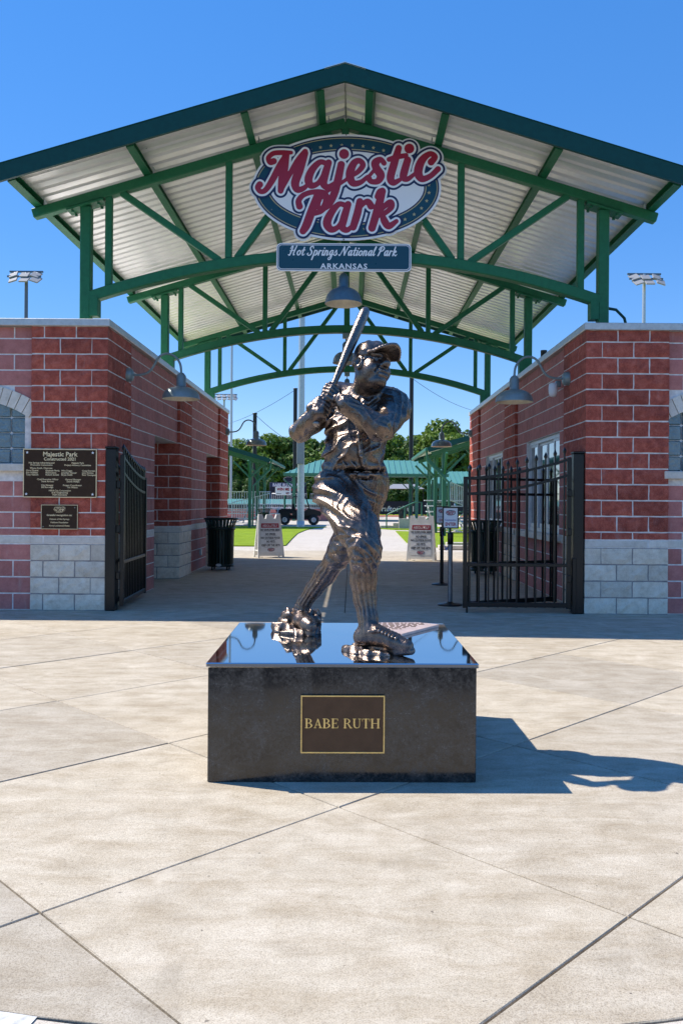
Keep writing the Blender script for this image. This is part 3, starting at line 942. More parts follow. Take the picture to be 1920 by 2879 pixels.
# ------------------------------------------------------------------ pendant lamps
def lamp_shade(mb, c, r, mi_out=0, mi_in=1, h=0.26):
    prof = []
    for i in range(9):
        a = math.pi / 2 * i / 8
        prof.append((0.075 + (r - 0.075) * math.sin(a), h * math.cos(a) * 0.78))
    neck = [(0.03, h * 0.78 + 0.20), (0.042, h * 0.78 + 0.19), (0.066, h * 0.78 + 0.155), (0.066, h * 0.78 + 0.02), (0.075, h * 0.78)]
    mb.lathe(neck + prof[1:] + [(r + 0.006, -0.012), (r + 0.004, -0.022)], c, 28, mi_out)
    mb.lathe([(max(0.0, p[0] - 0.006), p[1] - 0.008) for p in prof] + [(r + 0.002, -0.021)], c, 28, mi_in)
    mb.lathe([(0.0, h * 0.78 - 0.008), (0.07, h * 0.78 - 0.008)], c, 28, mi_in)
def pendant(Y, label):
    zc = bot_z(0) - 0.072
    t = thing('pendant_lamp', label, 'lamp', (RX - 0.01, Y, zc), 0, 'pendant lamps under the canopy trusses')
    MB().cbox((0, 0, -0.05), (0.13, 0.13, 0.10), 0.01).build('junction_box', M['lamp'], t)
    MB().tube([(0, 0, -0.1), (0, 0, -0.20)], 0.010, 8).build('rod', M['lamp'], t)
    mb = MB(); lamp_shade(mb, (0, 0, -0.55), 0.245, 0, 1, 0.24)
    mb.build('lamp_shade', [M['lamp_blue'], M['cream']], t)
    MB().lathe([(0, -0.50), (0.05, -0.48), (0.066, -0.43), (0.05, -0.38), (0.03, -0.35)], (0, 0, 0), 14).build('bulb', M['sign_white'], t)
    return t
pendant(TRUSS_Y[0] , 'blue-grey dome pendant lamp just below the name board, nearest of three')
pendant(TRUSS_Y[1], 'blue-grey dome pendant lamp half hidden behind the bronze bat, middle truss')
pendant(TRUSS_Y[2], 'pendant lamp under the farthest truss, only its stem showing above the statue shoulder')

# ------------------------------------------------------------------ gooseneck wall lamps
def gooseneck(x, y, z, s, label):
    t = thing('gooseneck_lamp', label, 'lamp', (x, y, z), 0, 'gooseneck lamps along the passage walls')
    m = MB()
    pr = [(0.0, 0.085), (0.055, 0.085), (0.085, 0.07), (0.095, 0.03), (0.098, 0.0)]
    tmp = MB().lathe(pr, (0, 0, 0), 20)
    rot = Matrix.Rotation(R(90) * s, 3, 'Y')
    m.add([rot @ Vector(v) for v in tmp.v], tmp.f, 0, True)
    m.build('wall_plate', M['lamp'], t)
    pts = [(0.06, 0), (0.16, 0.0), (0.26, 0.02), (0.33, 0.07), (0.38, 0.15), (0.42, 0.225), (0.47, 0.275), (0.545, 0.30), (0.62, 0.285), (0.69, 0.235), (0.735, 0.16), (0.75, 0.08), (0.752, 0.0)]
    sp = []
    for i in range(len(pts) - 1):
        p0, p1, p2, p3 = pts[max(i - 1, 0)], pts[i], pts[i + 1], pts[min(i + 2, len(pts) - 1)]
        for k in range(3):
            u = k / 3
            sp.append(tuple(0.5 * ((2 * p1[j]) + (-p0[j] + p2[j]) * u + (2 * p0[j] - 5 * p1[j] + 4 * p2[j] - p3[j]) * u * u + (-p0[j] + 3 * p1[j] - 3 * p2[j] + p3[j]) * u ** 3) for j in (0, 1)))
    sp.append(pts[-1])
    MB().tube([(s * a, 0, b) for a, b in sp], 0.0165, 10).build('arm', M['lamp'], t)
    m = MB(); lamp_shade(m, (s * 0.752, 0, -0.31), 0.255, 0, 1, 0.185)
    m.build('lamp_shade', [M['lamp'], M['cream']], t)
    MB().lathe([(0, -0.27), (0.04, -0.25), (0.05, -0.21), (0.03, -0.17)], (s * 0.752, 0, 0), 12).build('bulb', M['sign_white'], t)
    return t
gooseneck(XC - 3.06, 11.57, 3.165, 1, 'grey gooseneck lamp on the left brick wall nearest the plaques')
gooseneck(XC + 3.06, 11.50, 3.145, -1, 'grey gooseneck lamp on the right brick wall above the open gate')
gooseneck(XC - 3.06, 20.75, 3.16, 1, 'dark gooseneck lamp at the far end of the left wall')
gooseneck(XC + 3.06, 20.75, 3.16, -1, 'dark gooseneck lamp at the far end of the right wall')
t = thing('jelly_jar_light', 'small white glass jar light beside the right gooseneck wall plate', 'lamp', (XC + 3.06, 11.98, 3.08))
MB().cbox((-0.03, 0, 0.06), (0.07, 0.09, 0.09), 0.01).build('base', M['lamp'], t)
MB().lathe([(0.0, -0.13), (0.04, -0.12), (0.062, -0.08), (0.066, 0.0), (0.06, 0.06), (0.03, 0.075)], (-0.10, 0, 0), 16).build('glass_jar', M['sign_white'], t)

# ------------------------------------------------------------------ flat lettering tools
def catmull(pts, per=8):
    pts = [np.array(p, float) for p in pts]
    out = []
    for i in range(len(pts) - 1):
        p0, p1, p2, p3 = pts[max(i - 1, 0)], pts[i], pts[i + 1], pts[min(i + 2, len(pts) - 1)]
        for k in range(per):
            u = k / per
            out.append(0.5 * (2 * p1 + (p2 - p0) * u + (2 * p0 - 5 * p1 + 4 * p2 - p3) * u * u + (3 * p1 - p0 - 3 * p2 + p3) * u ** 3))
    out.append(pts[-1])
    return out

class Field:
    def __init__(self, x0, y0, x1, y1, h):
        self.h = h
        self.xs = np.arange(x0, x1 + h, h); self.ys = np.arange(y0, y1 + h, h)
        self.X, self.Y = np.meshgrid(self.xs, self.ys)
        self.D = np.full(self.X.shape, 1e3)
    def stroke(self, pts, pad=60, per=8):
        """pts: (x, y, width)"""
        c = catmull(pts, per) if len(pts) > 2 else [np.array(p, float) for p in pts]
        for a, b in zip(c, c[1:]):
            r = max(a[2], b[2]) / 2 + pad
            i0 = max(0, int((min(a[0], b[0]) - r - self.xs[0]) / self.h)); i1 = int((max(a[0], b[0]) + r - self.xs[0]) / self.h) + 2
            j0 = max(0, int((min(a[1], b[1]) - r - self.ys[0]) / self.h)); j1 = int((max(a[1], b[1]) + r - self.ys[0]) / self.h) + 2
            X = self.X[j0:j1, i0:i1]; Y = self.Y[j0:j1, i0:i1]
            if X.size == 0: continue
            d = b - a
            L2 = d[0] ** 2 + d[1] ** 2 + 1e-12
            t = np.clip(((X - a[0]) * d[0] + (Y - a[1]) * d[1]) / L2, 0, 1)
            dist = np.hypot(X - a[0] - t * d[0], Y - a[1] - t * d[1]) - (a[2] + (b[2] - a[2]) * t) / 2
            self.D[j0:j1, i0:i1] = np.minimum(self.D[j0:j1, i0:i1], dist)
    def disc(self, x, y, r):
        self.D = np.minimum(self.D, np.hypot(self.X - x, self.Y - y) - r)

def fill_field(V, xs, ys):
    """polygons covering V < 0"""
    vs, fs = [], []
    inside = V < 0
    cnt = inside[:-1, :-1].astype(int) + inside[1:, :-1] + inside[:-1, 1:] + inside[1:, 1:]
    full = cnt == 4
    for j in range(full.shape[0]):
        row = np.concatenate([[0], full[j].astype(int), [0]])
        dd = np.diff(row)
        for a, b in zip(np.where(dd == 1)[0], np.where(dd == -1)[0]):
            o = len(vs)
            vs += [(xs[a], ys[j]), (xs[b], ys[j]), (xs[b], ys[j + 1]), (xs[a], ys[j + 1])]
            fs.append((o, o + 1, o + 2, o + 3))
    for j, i in zip(*np.where((cnt > 0) & (cnt < 4))):
        c = [(xs[i], ys[j], V[j, i]), (xs[i + 1], ys[j], V[j, i + 1]), (xs[i + 1], ys[j + 1], V[j + 1, i + 1]), (xs[i], ys[j + 1], V[j + 1, i])]
        poly = []
        for k in range(4):
            a, b = c[k], c[(k + 1) % 4]
            if a[2] < 0: poly.append((a[0], a[1]))
            if (a[2] < 0) != (b[2] < 0):
                t = a[2] / (a[2] - b[2])
                poly.append((a[0] + (b[0] - a[0]) * t, a[1] + (b[1] - a[1]) * t))
        if len(poly) >= 3:
            o = len(vs); vs += poly; fs.append(tuple(range(o, o + len(poly))))
    return vs, fs

def flat_mesh(name, V, fld, mat, scale, cx, cy, depth=0.0):
    """a printed layer: x right, z up (the drawing's y runs down), facing -Y"""
    vs, fs = fill_field(V, fld.xs, fld.ys)
    m = MB()
    m.add([((x - cx) * scale, 0.0, (cy - y) * scale) for x, y in vs], [f for f in fs])
    return m.mesh(name, mat)

FONT_CACHE = {}
def text_mesh(body, size, mat, bold=0.0, align='CENTER', squeeze=1.0, spacing=1.0, shear=0.0, res=2):
    """plain sans lettering lying in XZ, facing -Y, centred on the cap height"""
    cu = bpy.data.curves.new('lettering', 'FONT')
    cu.body = body
    cu.size = size
    cu.align_x = align
    cu.space_character = spacing
    cu.shear = shear
    cu.offset = bold * size
    cu.resolution_u = res
    ob = bpy.data.objects.new('lettering', cu)
    COL.objects.link(ob)
    dg = bpy.context.evaluated_depsgraph_get()
    dg.update()
    me = bpy.data.meshes.new_from_object(ob.evaluated_get(dg))
    bpy.data.objects.remove(ob)
    bpy.data.curves.remove(cu)
    me.transform(Matrix.Translation((0, -size * 0.35, 0)))
    me.transform(Matrix.Diagonal((squeeze, 1, 1, 1)))
    me.transform(Matrix.Rotation(R(90), 4, 'X'))
    me.materials.clear(); me.materials.append(mat)
    me.name = 'lettering'
    return me

def star_poly(cx, cy, r):
    return [(cx + (r if k % 2 == 0 else r * 0.42) * math.sin(math.pi * k / 5), cy - (r if k % 2 == 0 else r * 0.42) * math.cos(math.pi * k / 5)) for k in range(10)]

# ------------------------------------------------------------------ the big oval sign
LOGO = [
 [(292,282,44),(268,288,40),(256,258,34),(290,228,34),(350,222,34),(412,222,26)],
 [(385,226,30),(340,300,44),(290,400,46),(240,478,38),(204,492,34),(184,466,40),(197,444,46)],
 [(376,236,50),(364,320,60),(352,420,58),(341,486,40)],
 [(341,486,32),(400,376,36),(458,276,40),(508,214,38)],
 [(505,226,50),(470,340,60),(441,428,58),(456,476,46),(500,466,36),(540,428,22)],
 [(662,300,36),(612,286,38),(558,338,50),(532,406,56),(552,448,46),(602,428,34),(650,344,30)],
 [(670,290,46),(642,388,54),(637,438,50),(667,458,40),(712,428,24)],
 [(757,302,50),(737,400,54),(712,498,54),(672,578,48),(618,612,34),(602,572,30),(642,502,28),(740,440,26),(800,400,24)],
 [(800,392,26),(866,356,34),(906,306,40),(880,274,38),(842,296,50),(817,368,58),(837,428,48),(890,424,36),(938,384,26)],
 [(940,392,26),(990,330,24),(1016,276,26)],
 [(1052,290,36),(1026,264,36),(988,286,46),(1002,330,56),(1030,374,56),(1010,414,44),(966,418,36),(947,396,42)],
 [(1152,186,44),(1122,290,54),(1097,388,54),(1117,424,44),(1162,404,28)],
 [(1086,264,34),(1140,247,36),(1202,236,34)],
 [(1214,268,50),(1191,350,54),(1186,388,48),(1216,398,36),(1266,360,24)],
 [(1376,280,48),(1402,244,40),(1366,224,38),(1312,270,54),(1287,348,60),(1312,396,48),(1370,378,38),(1424,328,40)],
 [(592,522,50),(557,620,58),(522,718,58),(497,762,48)],
 [(472,592,46),(466,552,40),(502,512,36),(572,492,36),(642,502,42),(657,560,50),(622,620,42),(562,645,30)],
 [(792,586,36),(742,576,38),(687,640,52),(662,708,58),(692,750,46),(742,728,34),(786,642,30)],
 [(806,576,46),(777,678,54),(767,733,50),(802,753,38),(846,714,24)],
 [(887,556,48),(870,640,54),(842,732,50)],
 [(866,640,28),(902,580,32),(940,556,42),(964,586,50)],
 [(1006,522,36),(1020,488,36),(1042,482,46)],
 [(1042,484,48),(1015,590,56),(972,738,52)],
 [(1000,652,28),(1056,588,36),(1098,562,46),(1104,596,38),(1052,640,34),(1012,652,32)],
 [(1040,642,34),(1058,690,50),(1088,724,46),(1140,690,30)],
]
fld = Field(90, 40, 1500, 860, 3.4)
for s in LOGO: fld.stroke(s, 55)
fld.disc(776, 229, 34); fld.disc(1225, 188, 34)
TXT = fld.D
ECX, ECY, ERX, ERY = 796.0, 455.0, 652.0, 367.0
qx, qy = (fld.X - ECX), (fld.Y - ECY)
k0 = np.hypot(qx / ERX, qy / ERY); k1 = np.hypot(qx / ERX ** 2, qy / ERY ** 2) + 1e-9
ELL = k0 * (k0 - 1) / k1
LS = 2.50 / 1305.0
def ringf(a, b): return np.maximum(ELL - a, b - ELL)
LAYERS = [
    ('backing_plate', np.minimum(ELL, TXT - 41), M['sign_white']),
    ('navy_border', ELL + 15, M['sign_navy']),
    ('gold_line', ELL + 25, M['sign_gold']),
    ('teal_ring', ELL + 31, M['sign_teal']),
    ('gold_line', ELL + 103, M['sign_gold']),
    ('navy_line', ELL + 110, M['sign_navy']),
    ('white_field', ELL + 120, M['sign_white']),
    ('lettering_shadow', TXT - 28, M['sign_navy']),
    ('lettering_outline', TXT - 14, M['sign_white']),
    ('lettering', TXT, M['sign_red']),
]
logo_meshes = [(n, flat_mesh(n, V, fld, mt, LS, ECX, ECY)) for n, V, mt in LAYERS]
STARS = [(545,198),(613,182),(686,170),(760,166),(833,166),(907,172),(978,182),(1048,200),(1362,436),(1364,490),(1348,546),(1312,597),(1262,640),(1200,675),(290,500),(323,553),(371,600),(427,638),(920,742)]
star_mb = MB()
star_mb.prism([(p[0] * LS, -p[1] * LS) for p in star_poly(0, 0, 13.5)], (0, 0, 0), (1, 0, 0), (0, 0, 1), 0.0015)
star_me = star_mb.mesh('star', M['sign_gold'])
SIGN_Y = TRUSS_Y[0] - 0.125
sc_ = 2340.0 / SIGN_Y
def sign_pos(zx, zy):
    fx, fy = 650 + zx * 640 / 1568, 340 + zy * 640 / 1568
    p = at(fx * 1568 / 1920, fy * 1568 / 1920, SIGN_Y)
    return p
p0 = sign_pos(ECX, ECY)
oval = thing('oval_sign', 'large oval name sign with red script lettering hung on the front truss', 'sign', p0)
back_edge = fill_field(LAYERS[0][1], fld.xs, fld.ys)
for i, (n, me) in enumerate(logo_meshes):
    link(n, me, oval, (0, -0.0022 * i, 0))
# thickness of the plate: a slightly smaller solid behind the print
bk = MB()
ring = [(ERX * math.cos(a) * LS * 0.997, ERY * math.sin(a) * LS * 0.997) for a in [2 * math.pi * k / 64 for k in range(64)]]
bk.prism(ring, (0, 0.001, 0), (1, 0, 0), (0, 0, 1), -0.03)
bk.build('sign_body', M['coping'], oval)
for x, y in STARS:
    link('star', star_me, oval, ((x - ECX) * LS, -0.0075, (ECY - y) * LS))
for x, y in ((790, 93), (280, 613), (1318, 690), (778, 815), (1442, 340), (160, 470)):
    b = MB(); tmp = MB().lathe([(0.0, 0.006), (0.008, 0.005), (0.011, 0.0)], (0, 0, 0), 10)
    b.add([(v[0], -v[2], v[1]) for v in tmp.v], tmp.f, 0, True)
    b.build('bolt', M['bolt'], oval, ((x - ECX) * LS, -0.003, (ECY - y) * LS))
for dx in (-0.55, 0.55):
    MB().bb(dx - 0.02, dx + 0.02, 0.031, 0.06, -0.6, 0.6).build('mounting_rail', M['galv'], oval)

def small_logo(parent, loc, width, mats=None, dy=0.0007):
    """the same oval emblem at a small size, printed"""
    k = width / 2.5
    e = bpy.data.objects.new('emblem', logo_meshes[0][1]); COL.objects.link(e)
    e.parent = parent; e.location = loc; e.scale = (k, 1, k)
    for i, (n, me) in enumerate(logo_meshes[1:], 1):
        if n in ('gold_line', 'navy_line'): continue
        o = link(n, me, parent, (loc[0], loc[1] - dy * i, loc[2]))
        o.scale = (k, 1, k)
        if mats:
            for sl in o.material_slots:
                sl.link = 'OBJECT'
                sl.material = mats[0] if n in ('teal_ring', 'lettering', 'navy_border') else mats[1]
    if mats:
        e.material_slots[0].link = 'OBJECT'; e.material_slots[0].material = mats[1]

# ------------------------------------------------------------------ the name board below it, in a script hand
GL = {  # x-height 1, baseline 0, y up: advance, strokes of (x, y, w)
 'o': (0.80, [[(0.45,0.98,.16),(0.15,0.75,.22),(0.12,0.25,.22),(0.38,0.02,.16),(0.66,0.30,.2),(0.66,0.75,.2),(0.45,0.98,.16),(0.70,0.82,.1),(0.95,0.85,.08)]]),
 't': (0.58, [[(0.38,1.55,.2),(0.24,0.5,.22),(0.28,0.08,.2),(0.48,0.05,.14),(0.68,0.3,.08)],[(0.05,1.02,.14),(0.62,1.06,.14)]]),
 'p': (0.84, [[(0.22,1.0,.2),(0.1,0.0,.22),(-0.05,-0.85,.2)],[(0.15,0.6,.12),(0.45,1.0,.14),(0.72,0.75,.22),(0.62,0.2,.22),(0.35,0.02,.14),(0.18,0.2,.1)],[(0.6,0.1,.1),(0.95,0.35,.08)]]),
 'r': (0.66, [[(0.0,0.3,.08),(0.22,1.0,.18),(0.2,0.55,.2),(0.12,0.02,.2)],[(0.18,0.55,.1),(0.4,0.95,.14),(0.62,0.9,.2)]]),
 'i': (0.44, [[(0.24,1.0,.2),(0.12,0.25,.22),(0.22,0.02,.18),(0.5,0.35,.08)],[(0.34,1.42,.22),(0.35,1.44,.22)]]),
 'n': (0.88, [[(0.2,1.0,.2),(0.08,0.02,.2)],[(0.15,0.5,.1),(0.45,0.98,.14),(0.64,0.8,.2),(0.54,0.2,.22),(0.64,0.02,.16),(0.92,0.35,.08)]]),
 'g': (0.80, [[(0.62,0.92,.16),(0.38,1.0,.16),(0.12,0.6,.22),(0.2,0.08,.2),(0.42,0.2,.12),(0.62,0.8,.1)],[(0.68,1.0,.18),(0.56,0.0,.22),(0.42,-0.7,.2),(0.1,-0.85,.14),(0.0,-0.55,.12),(0.5,-0.1,.1),(0.9,0.3,.08)]]),
 's': (0.64, [[(0.0,0.2,.08),(0.42,1.05,.14),(0.48,0.75,.16),(0.58,0.3,.22),(0.36,0.0,.16),(0.08,0.15,.18)],[(0.5,0.1,.1),(0.75,0.3,.07)]]),
 'a': (0.84, [[(0.62,0.92,.16),(0.38,1.0,.16),(0.12,0.6,.22),(0.2,0.06,.2),(0.42,0.2,.12),(0.62,0.85,.1)],[(0.7,1.0,.2),(0.58,0.25,.22),(0.68,0.02,.18),(0.95,0.35,.08)]]),
 'l': (0.46, [[(0.0,0.25,.08),(0.35,1.2,.12),(0.44,1.75,.14),(0.3,1.7,.16),(0.12,0.5,.22),(0.2,0.03,.18),(0.5,0.35,.08)]]),
 'k': (0.80, [[(0.3,1.8,.2),(0.1,0.02,.2)],[(0.14,0.5,.1),(0.5,1.0,.16),(0.6,0.75,.16),(0.25,0.52,.12),(0.5,0.1,.2),(0.68,0.02,.16),(0.9,0.3,.08)]]),
 'H': (1.30, [[(0.05,1.3,.14),(0.2,1.75,.14),(0.42,1.75,.2),(0.3,0.8,.22),(0.1,0.0,.2),(-0.15,0.1,.16)],[(1.15,1.85,.2),(0.85,0.6,.22),(0.85,0.05,.18),(1.1,0.15,.1)],[(0.0,0.85,.12),(0.6,0.95,.12),(1.05,1.1,.12)]]),
 'S': (1.05, [[(1.0,1.45,.18),(0.85,1.85,.14),(0.45,1.65,.2),(0.45,1.2,.22),(0.8,0.75,.24),(0.75,0.2,.2),(0.35,-0.02,.16),(0.02,0.25,.18),(0.2,0.45,.12)]]),
 'N': (1.40, [[(-0.2,0.15,.18),(0.0,0.0,.14),(0.3,0.8,.14),(0.6,1.75,.16)],[(0.6,1.75,.22),(0.75,0.9,.24),(0.9,0.05,.18)],[(0.9,0.05,.14),(1.15,1.0,.16),(1.4,1.75,.16),(1.65,1.7,.18)]]),
 'P': (1.05, [[(0.45,1.6,.2),(0.25,0.6,.24),(0.05,0.0,.2)],[(0.05,1.2,.18),(0.2,1.7,.14),(0.7,1.85,.16),(1.0,1.45,.22),(0.75,1.0,.18),(0.35,0.85,.12)]]),
 ' ': (0.48, []),
}
def script_text(body, mat, height):
    """script lettering, x-height = height; returns a mesh centred on x and baseline at 0"""
    x = 0.0
    strokes = []
    for ch in body:
        adv, st = GL[ch]
        for s in st:
            strokes.append([(x + px + 0.22 * py, -py, w * 1.25) for px, py, w in s])
        x += adv * 1.13
    f = Field(-0.6, -2.3, x + 0.8, 1.3, 0.035)
    for s in strokes: f.stroke(s, 0.3, 5)
    return flat_mesh('script_lettering', f.D, f, mat, height, x / 2, 0.0)

NB_Y = SIGN_Y - 0.02
pa, pb = at(635, 590, NB_Y), at(944.5, 590.5, NB_Y)
NBW = (pb - pa).length
NBH = (622 - 558) * 1.2245 / (2340 / NB_Y)
nb = thing('name_board', 'teal name board with white script lettering under the oval sign', 'sign', (pa + pb) / 2)
def rrect(w, h, r, n=6):
    out = []
    for cx, cy, a0 in ((w / 2 - r, h / 2 - r, 0), (-w / 2 + r, h / 2 - r, 90), (-w / 2 + r, -h / 2 + r, 180), (w / 2 - r, -h / 2 + r, 270)):
        for k in range(n + 1):
            a = R(a0 + 90 * k / n); out.append((cx + r * math.cos(a), cy + r * math.sin(a)))
    return out
for nm, ins, mt, y, dep in (('backing_plate', 0, 'sign_white', 0.022, 0.022), ('navy_line', 0.014, 'sign_navy', 0.0, 0.0018), ('white_line', 0.022, 'sign_white', -0.0018, 0.0018), ('teal_panel', 0.030, 'sign_teal', -0.0036, 0.0018)):
    MB().prism(rrect(NBW - 2 * ins, NBH - 2 * ins, 0.06 - ins * 0.6), (0, y, 0), (1, 0, 0), (0, 0, 1), dep).build(nm, M[mt], nb)
k = NBW / 930.0
link('lettering', script_text('Hot Springs National Park', M['sign_white'], 0.066), nb, (-0.015, -0.007, 0.022))
link('lettering', text_mesh('ARKANSAS', 0.098, M['sign_white'], 0.02, spacing=1.14, squeeze=1.16), nb, (0.0, -0.007, -0.118))

# ------------------------------------------------------------------ distance-field sculpting for the bronze
class Sculpt:
    def __init__(self, lo, hi, h):
        self.lo = np.array(lo, np.float32); self.h = h
        self.n = np.ceil((np.array(hi) - np.array(lo)) / h).astype(int) + 1
        self.D = np.full(self.n, 0.3, np.float32)
    def window(self, lo, hi, pad):
        a = np.maximum(0, np.floor((np.array(lo) - pad - self.lo) / self.h).astype(int))
        b = np.minimum(self.n, np.ceil((np.array(hi) + pad - self.lo) / self.h).astype(int) + 1)
        sl = tuple(slice(int(i), int(max(i, j))) for i, j in zip(a, b))
        ax = [self.lo[k] + self.h * np.arange(a[k], max(a[k], b[k]), dtype=np.float32) for k in range(3)]
        X = ax[0][:, None, None]; Y = ax[1][None, :, None]; Z = ax[2][None, None, :]
        return sl, X, Y, Z
    def merge(self, sl, d, k, mode):
        A = self.D[sl]
        if A.size == 0: return
        if mode == 'sub':
            d = -d
            hh = np.maximum(k - np.abs(A - d), 0) / k
            self.D[sl] = np.maximum(A, d) + hh * hh * k * 0.25
        else:
            hh = np.maximum(k - np.abs(A - d), 0) / k
            self.D[sl] = np.minimum(A, d) - hh * hh * k * 0.25
    def cone(self, a, b, ra, rb, k=0.03, fold=None, mode='add', flat=None):
        """tapered capsule; fold(t_metres, angle) gives outward relief"""
        a = np.array(a, np.float32); b = np.array(b, np.float32)
        r = max(ra, rb)
        sl, X, Y, Z = self.window(np.minimum(a, b) - r, np.maximum(a, b) + r, k + 0.03)
        ba = b - a; L = float(np.linalg.norm(ba)); u = ba / L
        px, py, pz = X - a[0], Y - a[1], Z - a[2]
        t = px * u[0] + py * u[1] + pz * u[2]
        tc = np.clip(t / L, 0, 1)
        qx, qy, qz = px - ba[0] * tc, py - ba[1] * tc, pz - ba[2] * tc
        if flat is not None:                       # squash along a direction
            fd, fs = np.array(flat[0], np.float32), flat[1]
            fd = fd / np.linalg.norm(fd)
            w = qx * fd[0] + qy * fd[1] + qz * fd[2]
            s = (1 / fs - 1)
            qx, qy, qz = qx + fd[0] * w * s, qy + fd[1] * w * s, qz + fd[2] * w * s
        d = np.sqrt(qx * qx + qy * qy + qz * qz) - (ra + (rb - ra) * tc)
        if fold is not None:
            _, e1, e2 = frame_of(ba.tolist())
            ang = np.arctan2(qx * e2.x + qy * e2.y + qz * e2.z, qx * e1.x + qy * e1.y + qz * e1.z)
            d = d - fold(t, ang).astype(np.float32)
        self.merge(sl, d, k, mode)
    def ell(self, c, r, k=0.03, rot=None, fold=None, mode='add'):
        c = np.array(c, np.float32); r = np.array(r, np.float32); m = float(r.max())
        sl, X, Y, Z = self.window(c - m, c + m, k + 0.03)
        px, py, pz = X - c[0], Y - c[1], Z - c[2]
        if rot is None:
            lx, ly, lz = px, py, pz
        else:
            A = np.array(rot, np.float32)
            lx = px * A[0][0] + py * A[0][1] + pz * A[0][2]
            ly = px * A[1][0] + py * A[1][1] + pz * A[1][2]
            lz = px * A[2][0] + py * A[2][1] + pz * A[2][2]
        k0 = np.sqrt((lx / r[0]) ** 2 + (ly / r[1]) ** 2 + (lz / r[2]) ** 2) + 1e-6
        k1 = np.sqrt((lx / r[0] ** 2) ** 2 + (ly / r[1] ** 2) ** 2 + (lz / r[2] ** 2) ** 2) + 1e-6
        d = k0 * (k0 - 1) / k1
        if fold is not None:
            d = d - fold(lx, ly, lz).astype(np.float32)
        self.merge(sl, d, k, mode)
    def chain(self, pts, k=0.02, fold=None, mode='add'):
        for (a, ra), (b, rb) in zip(pts, pts[1:]):
            self.cone(a, b, ra, rb, k, fold, mode)
    def mesh(self, name, mat):
        D = self.D
        ins = D < 0
        c = np.zeros(np.array(D.shape) - 1, np.int8)
        for i in (0, 1):
            for j in (0, 1):
                for k in (0, 1):
                    c += ins[i:D.shape[0] - 1 + i, j:D.shape[1] - 1 + j, k:D.shape[2] - 1 + k]
        act = np.argwhere((c > 0) & (c < 8))
        idx = np.full(c.shape, -1, np.int32)
        idx[act[:, 0], act[:, 1], act[:, 2]] = np.arange(len(act))
        cor = np.array([(i, j, k) for i in (0, 1) for j in (0, 1) for k in (0, 1)])
        val = np.stack([D[act[:, 0] + o[0], act[:, 1] + o[1], act[:, 2] + o[2]] for o in cor], 1)
        acc = np.zeros((len(act), 3)); cnt = np.zeros(len(act))
        for a in range(8):
            for b in range(a + 1, 8):
                if np.abs(cor[a] - cor[b]).sum() != 1: continue
                va, vb = val[:, a], val[:, b]
                mk = (va < 0) != (vb < 0)
                t = va[mk] / (va[mk] - vb[mk])
                acc[mk] += cor[a] + (cor[b] - cor[a]) * t[:, None]
                cnt[mk] += 1
        V = self.lo + (act + acc / cnt[:, None]) * self.h
        quads = []
        for ax in range(3):
            o1, o2 = [x for x in range(3) if x != ax]
            sa = [slice(None)] * 3; sb = [slice(None)] * 3
            sa[ax] = slice(0, -1); sb[ax] = slice(1, None)
            A = ins[tuple(sa)]; B = ins[tuple(sb)]
            e = np.argwhere(A != B)
            e = e[(e[:, o1] > 0) & (e[:, o2] > 0) & (e[:, o1] < c.shape[o1]) & (e[:, o2] < c.shape[o2])]
            fl = A[e[:, 0], e[:, 1], e[:, 2]]
            def cell(d1, d2):
                q = e.copy(); q[:, o1] -= d1; q[:, o2] -= d2
                return idx[q[:, 0], q[:, 1], q[:, 2]]
            q = np.stack([cell(1, 1), cell(0, 1), cell(0, 0), cell(1, 0)], 1)
            if ax == 1: fl = ~fl
            q[~fl] = q[~fl][:, ::-1]
            quads.append(q)
        Q = np.concatenate(quads)
        Q = Q[(Q >= 0).all(1)]
        me = bpy.data.meshes.new(name)
        me.vertices.add(len(V)); me.vertices.foreach_set('co', V.astype(np.float32).ravel())
        me.loops.add(Q.size); me.loops.foreach_set('vertex_index', Q.astype(np.int32).ravel())
        me.polygons.add(len(Q))
        me.polygons.foreach_set('loop_start', np.arange(0, Q.size, 4, dtype=np.int32))
        me.update(calc_edges=True)
        me.polygons.foreach_set('use_smooth', np.ones(len(Q), bool))
        me.materials.append(mat)
        me.validate()
        return me

TWO = 2 * math.pi
def ridge(x): return 1 - np.abs(np.sin(x))
def rings(freq, amp, seed=0.0, slant=0.6, t0=0.0):
    """creases running round a limb"""
    def f(t, a):
        ph = freq * t + slant * np.sin(a + seed) + 0.5 * np.sin(2 * a + seed * 2.1) + 0.35 * np.sin(9 * t + seed)
        m = 0.55 + 0.45 * np.sin(a * 1.0 + 11 * t + seed * 3)
        return amp * (ridge(math.pi * ph) - 0.4) * m
    return f
def drapes(n, amp, seed=0.0, twist=4.0):
    """creases running along a limb"""
    def f(t, a):
        ph = n * a / TWO + twist * t + 0.4 * np.sin(8 * t + seed) + 0.25 * np.sin(3 * a + seed)
        m = 0.6 + 0.4 * np.sin(7 * t + 2 * a + seed)
        return amp * (ridge(math.pi * ph) - 0.4) * m
    return f
def ribs(n, amp):
    def f(t, a): return amp * np.sin(n * a + 2.0 * np.sin(9 * t))
    return f
def cloth(amp, seed, d1, f1):
    """diagonal folds over a rounded mass in its local frame"""
    d1 = np.array(d1) / np.linalg.norm(d1)
    def f(x, y, z):
        u = x * d1[0] + y * d1[1] + z * d1[2]
        w = 0.035 * np.sin(17 * z + seed) + 0.03 * np.sin(14 * x + 9 * y + seed * 2) + 0.012 * np.sin(41 * z + 23 * x)
        s = ridge(math.pi * f1 * (u + w))
        m = 0.5 + 0.5 * np.sin(9 * x + 13 * z + seed * 1.7)
        return amp * (s ** 1.5 - 0.35) * (0.35 + 0.65 * m)
    return f
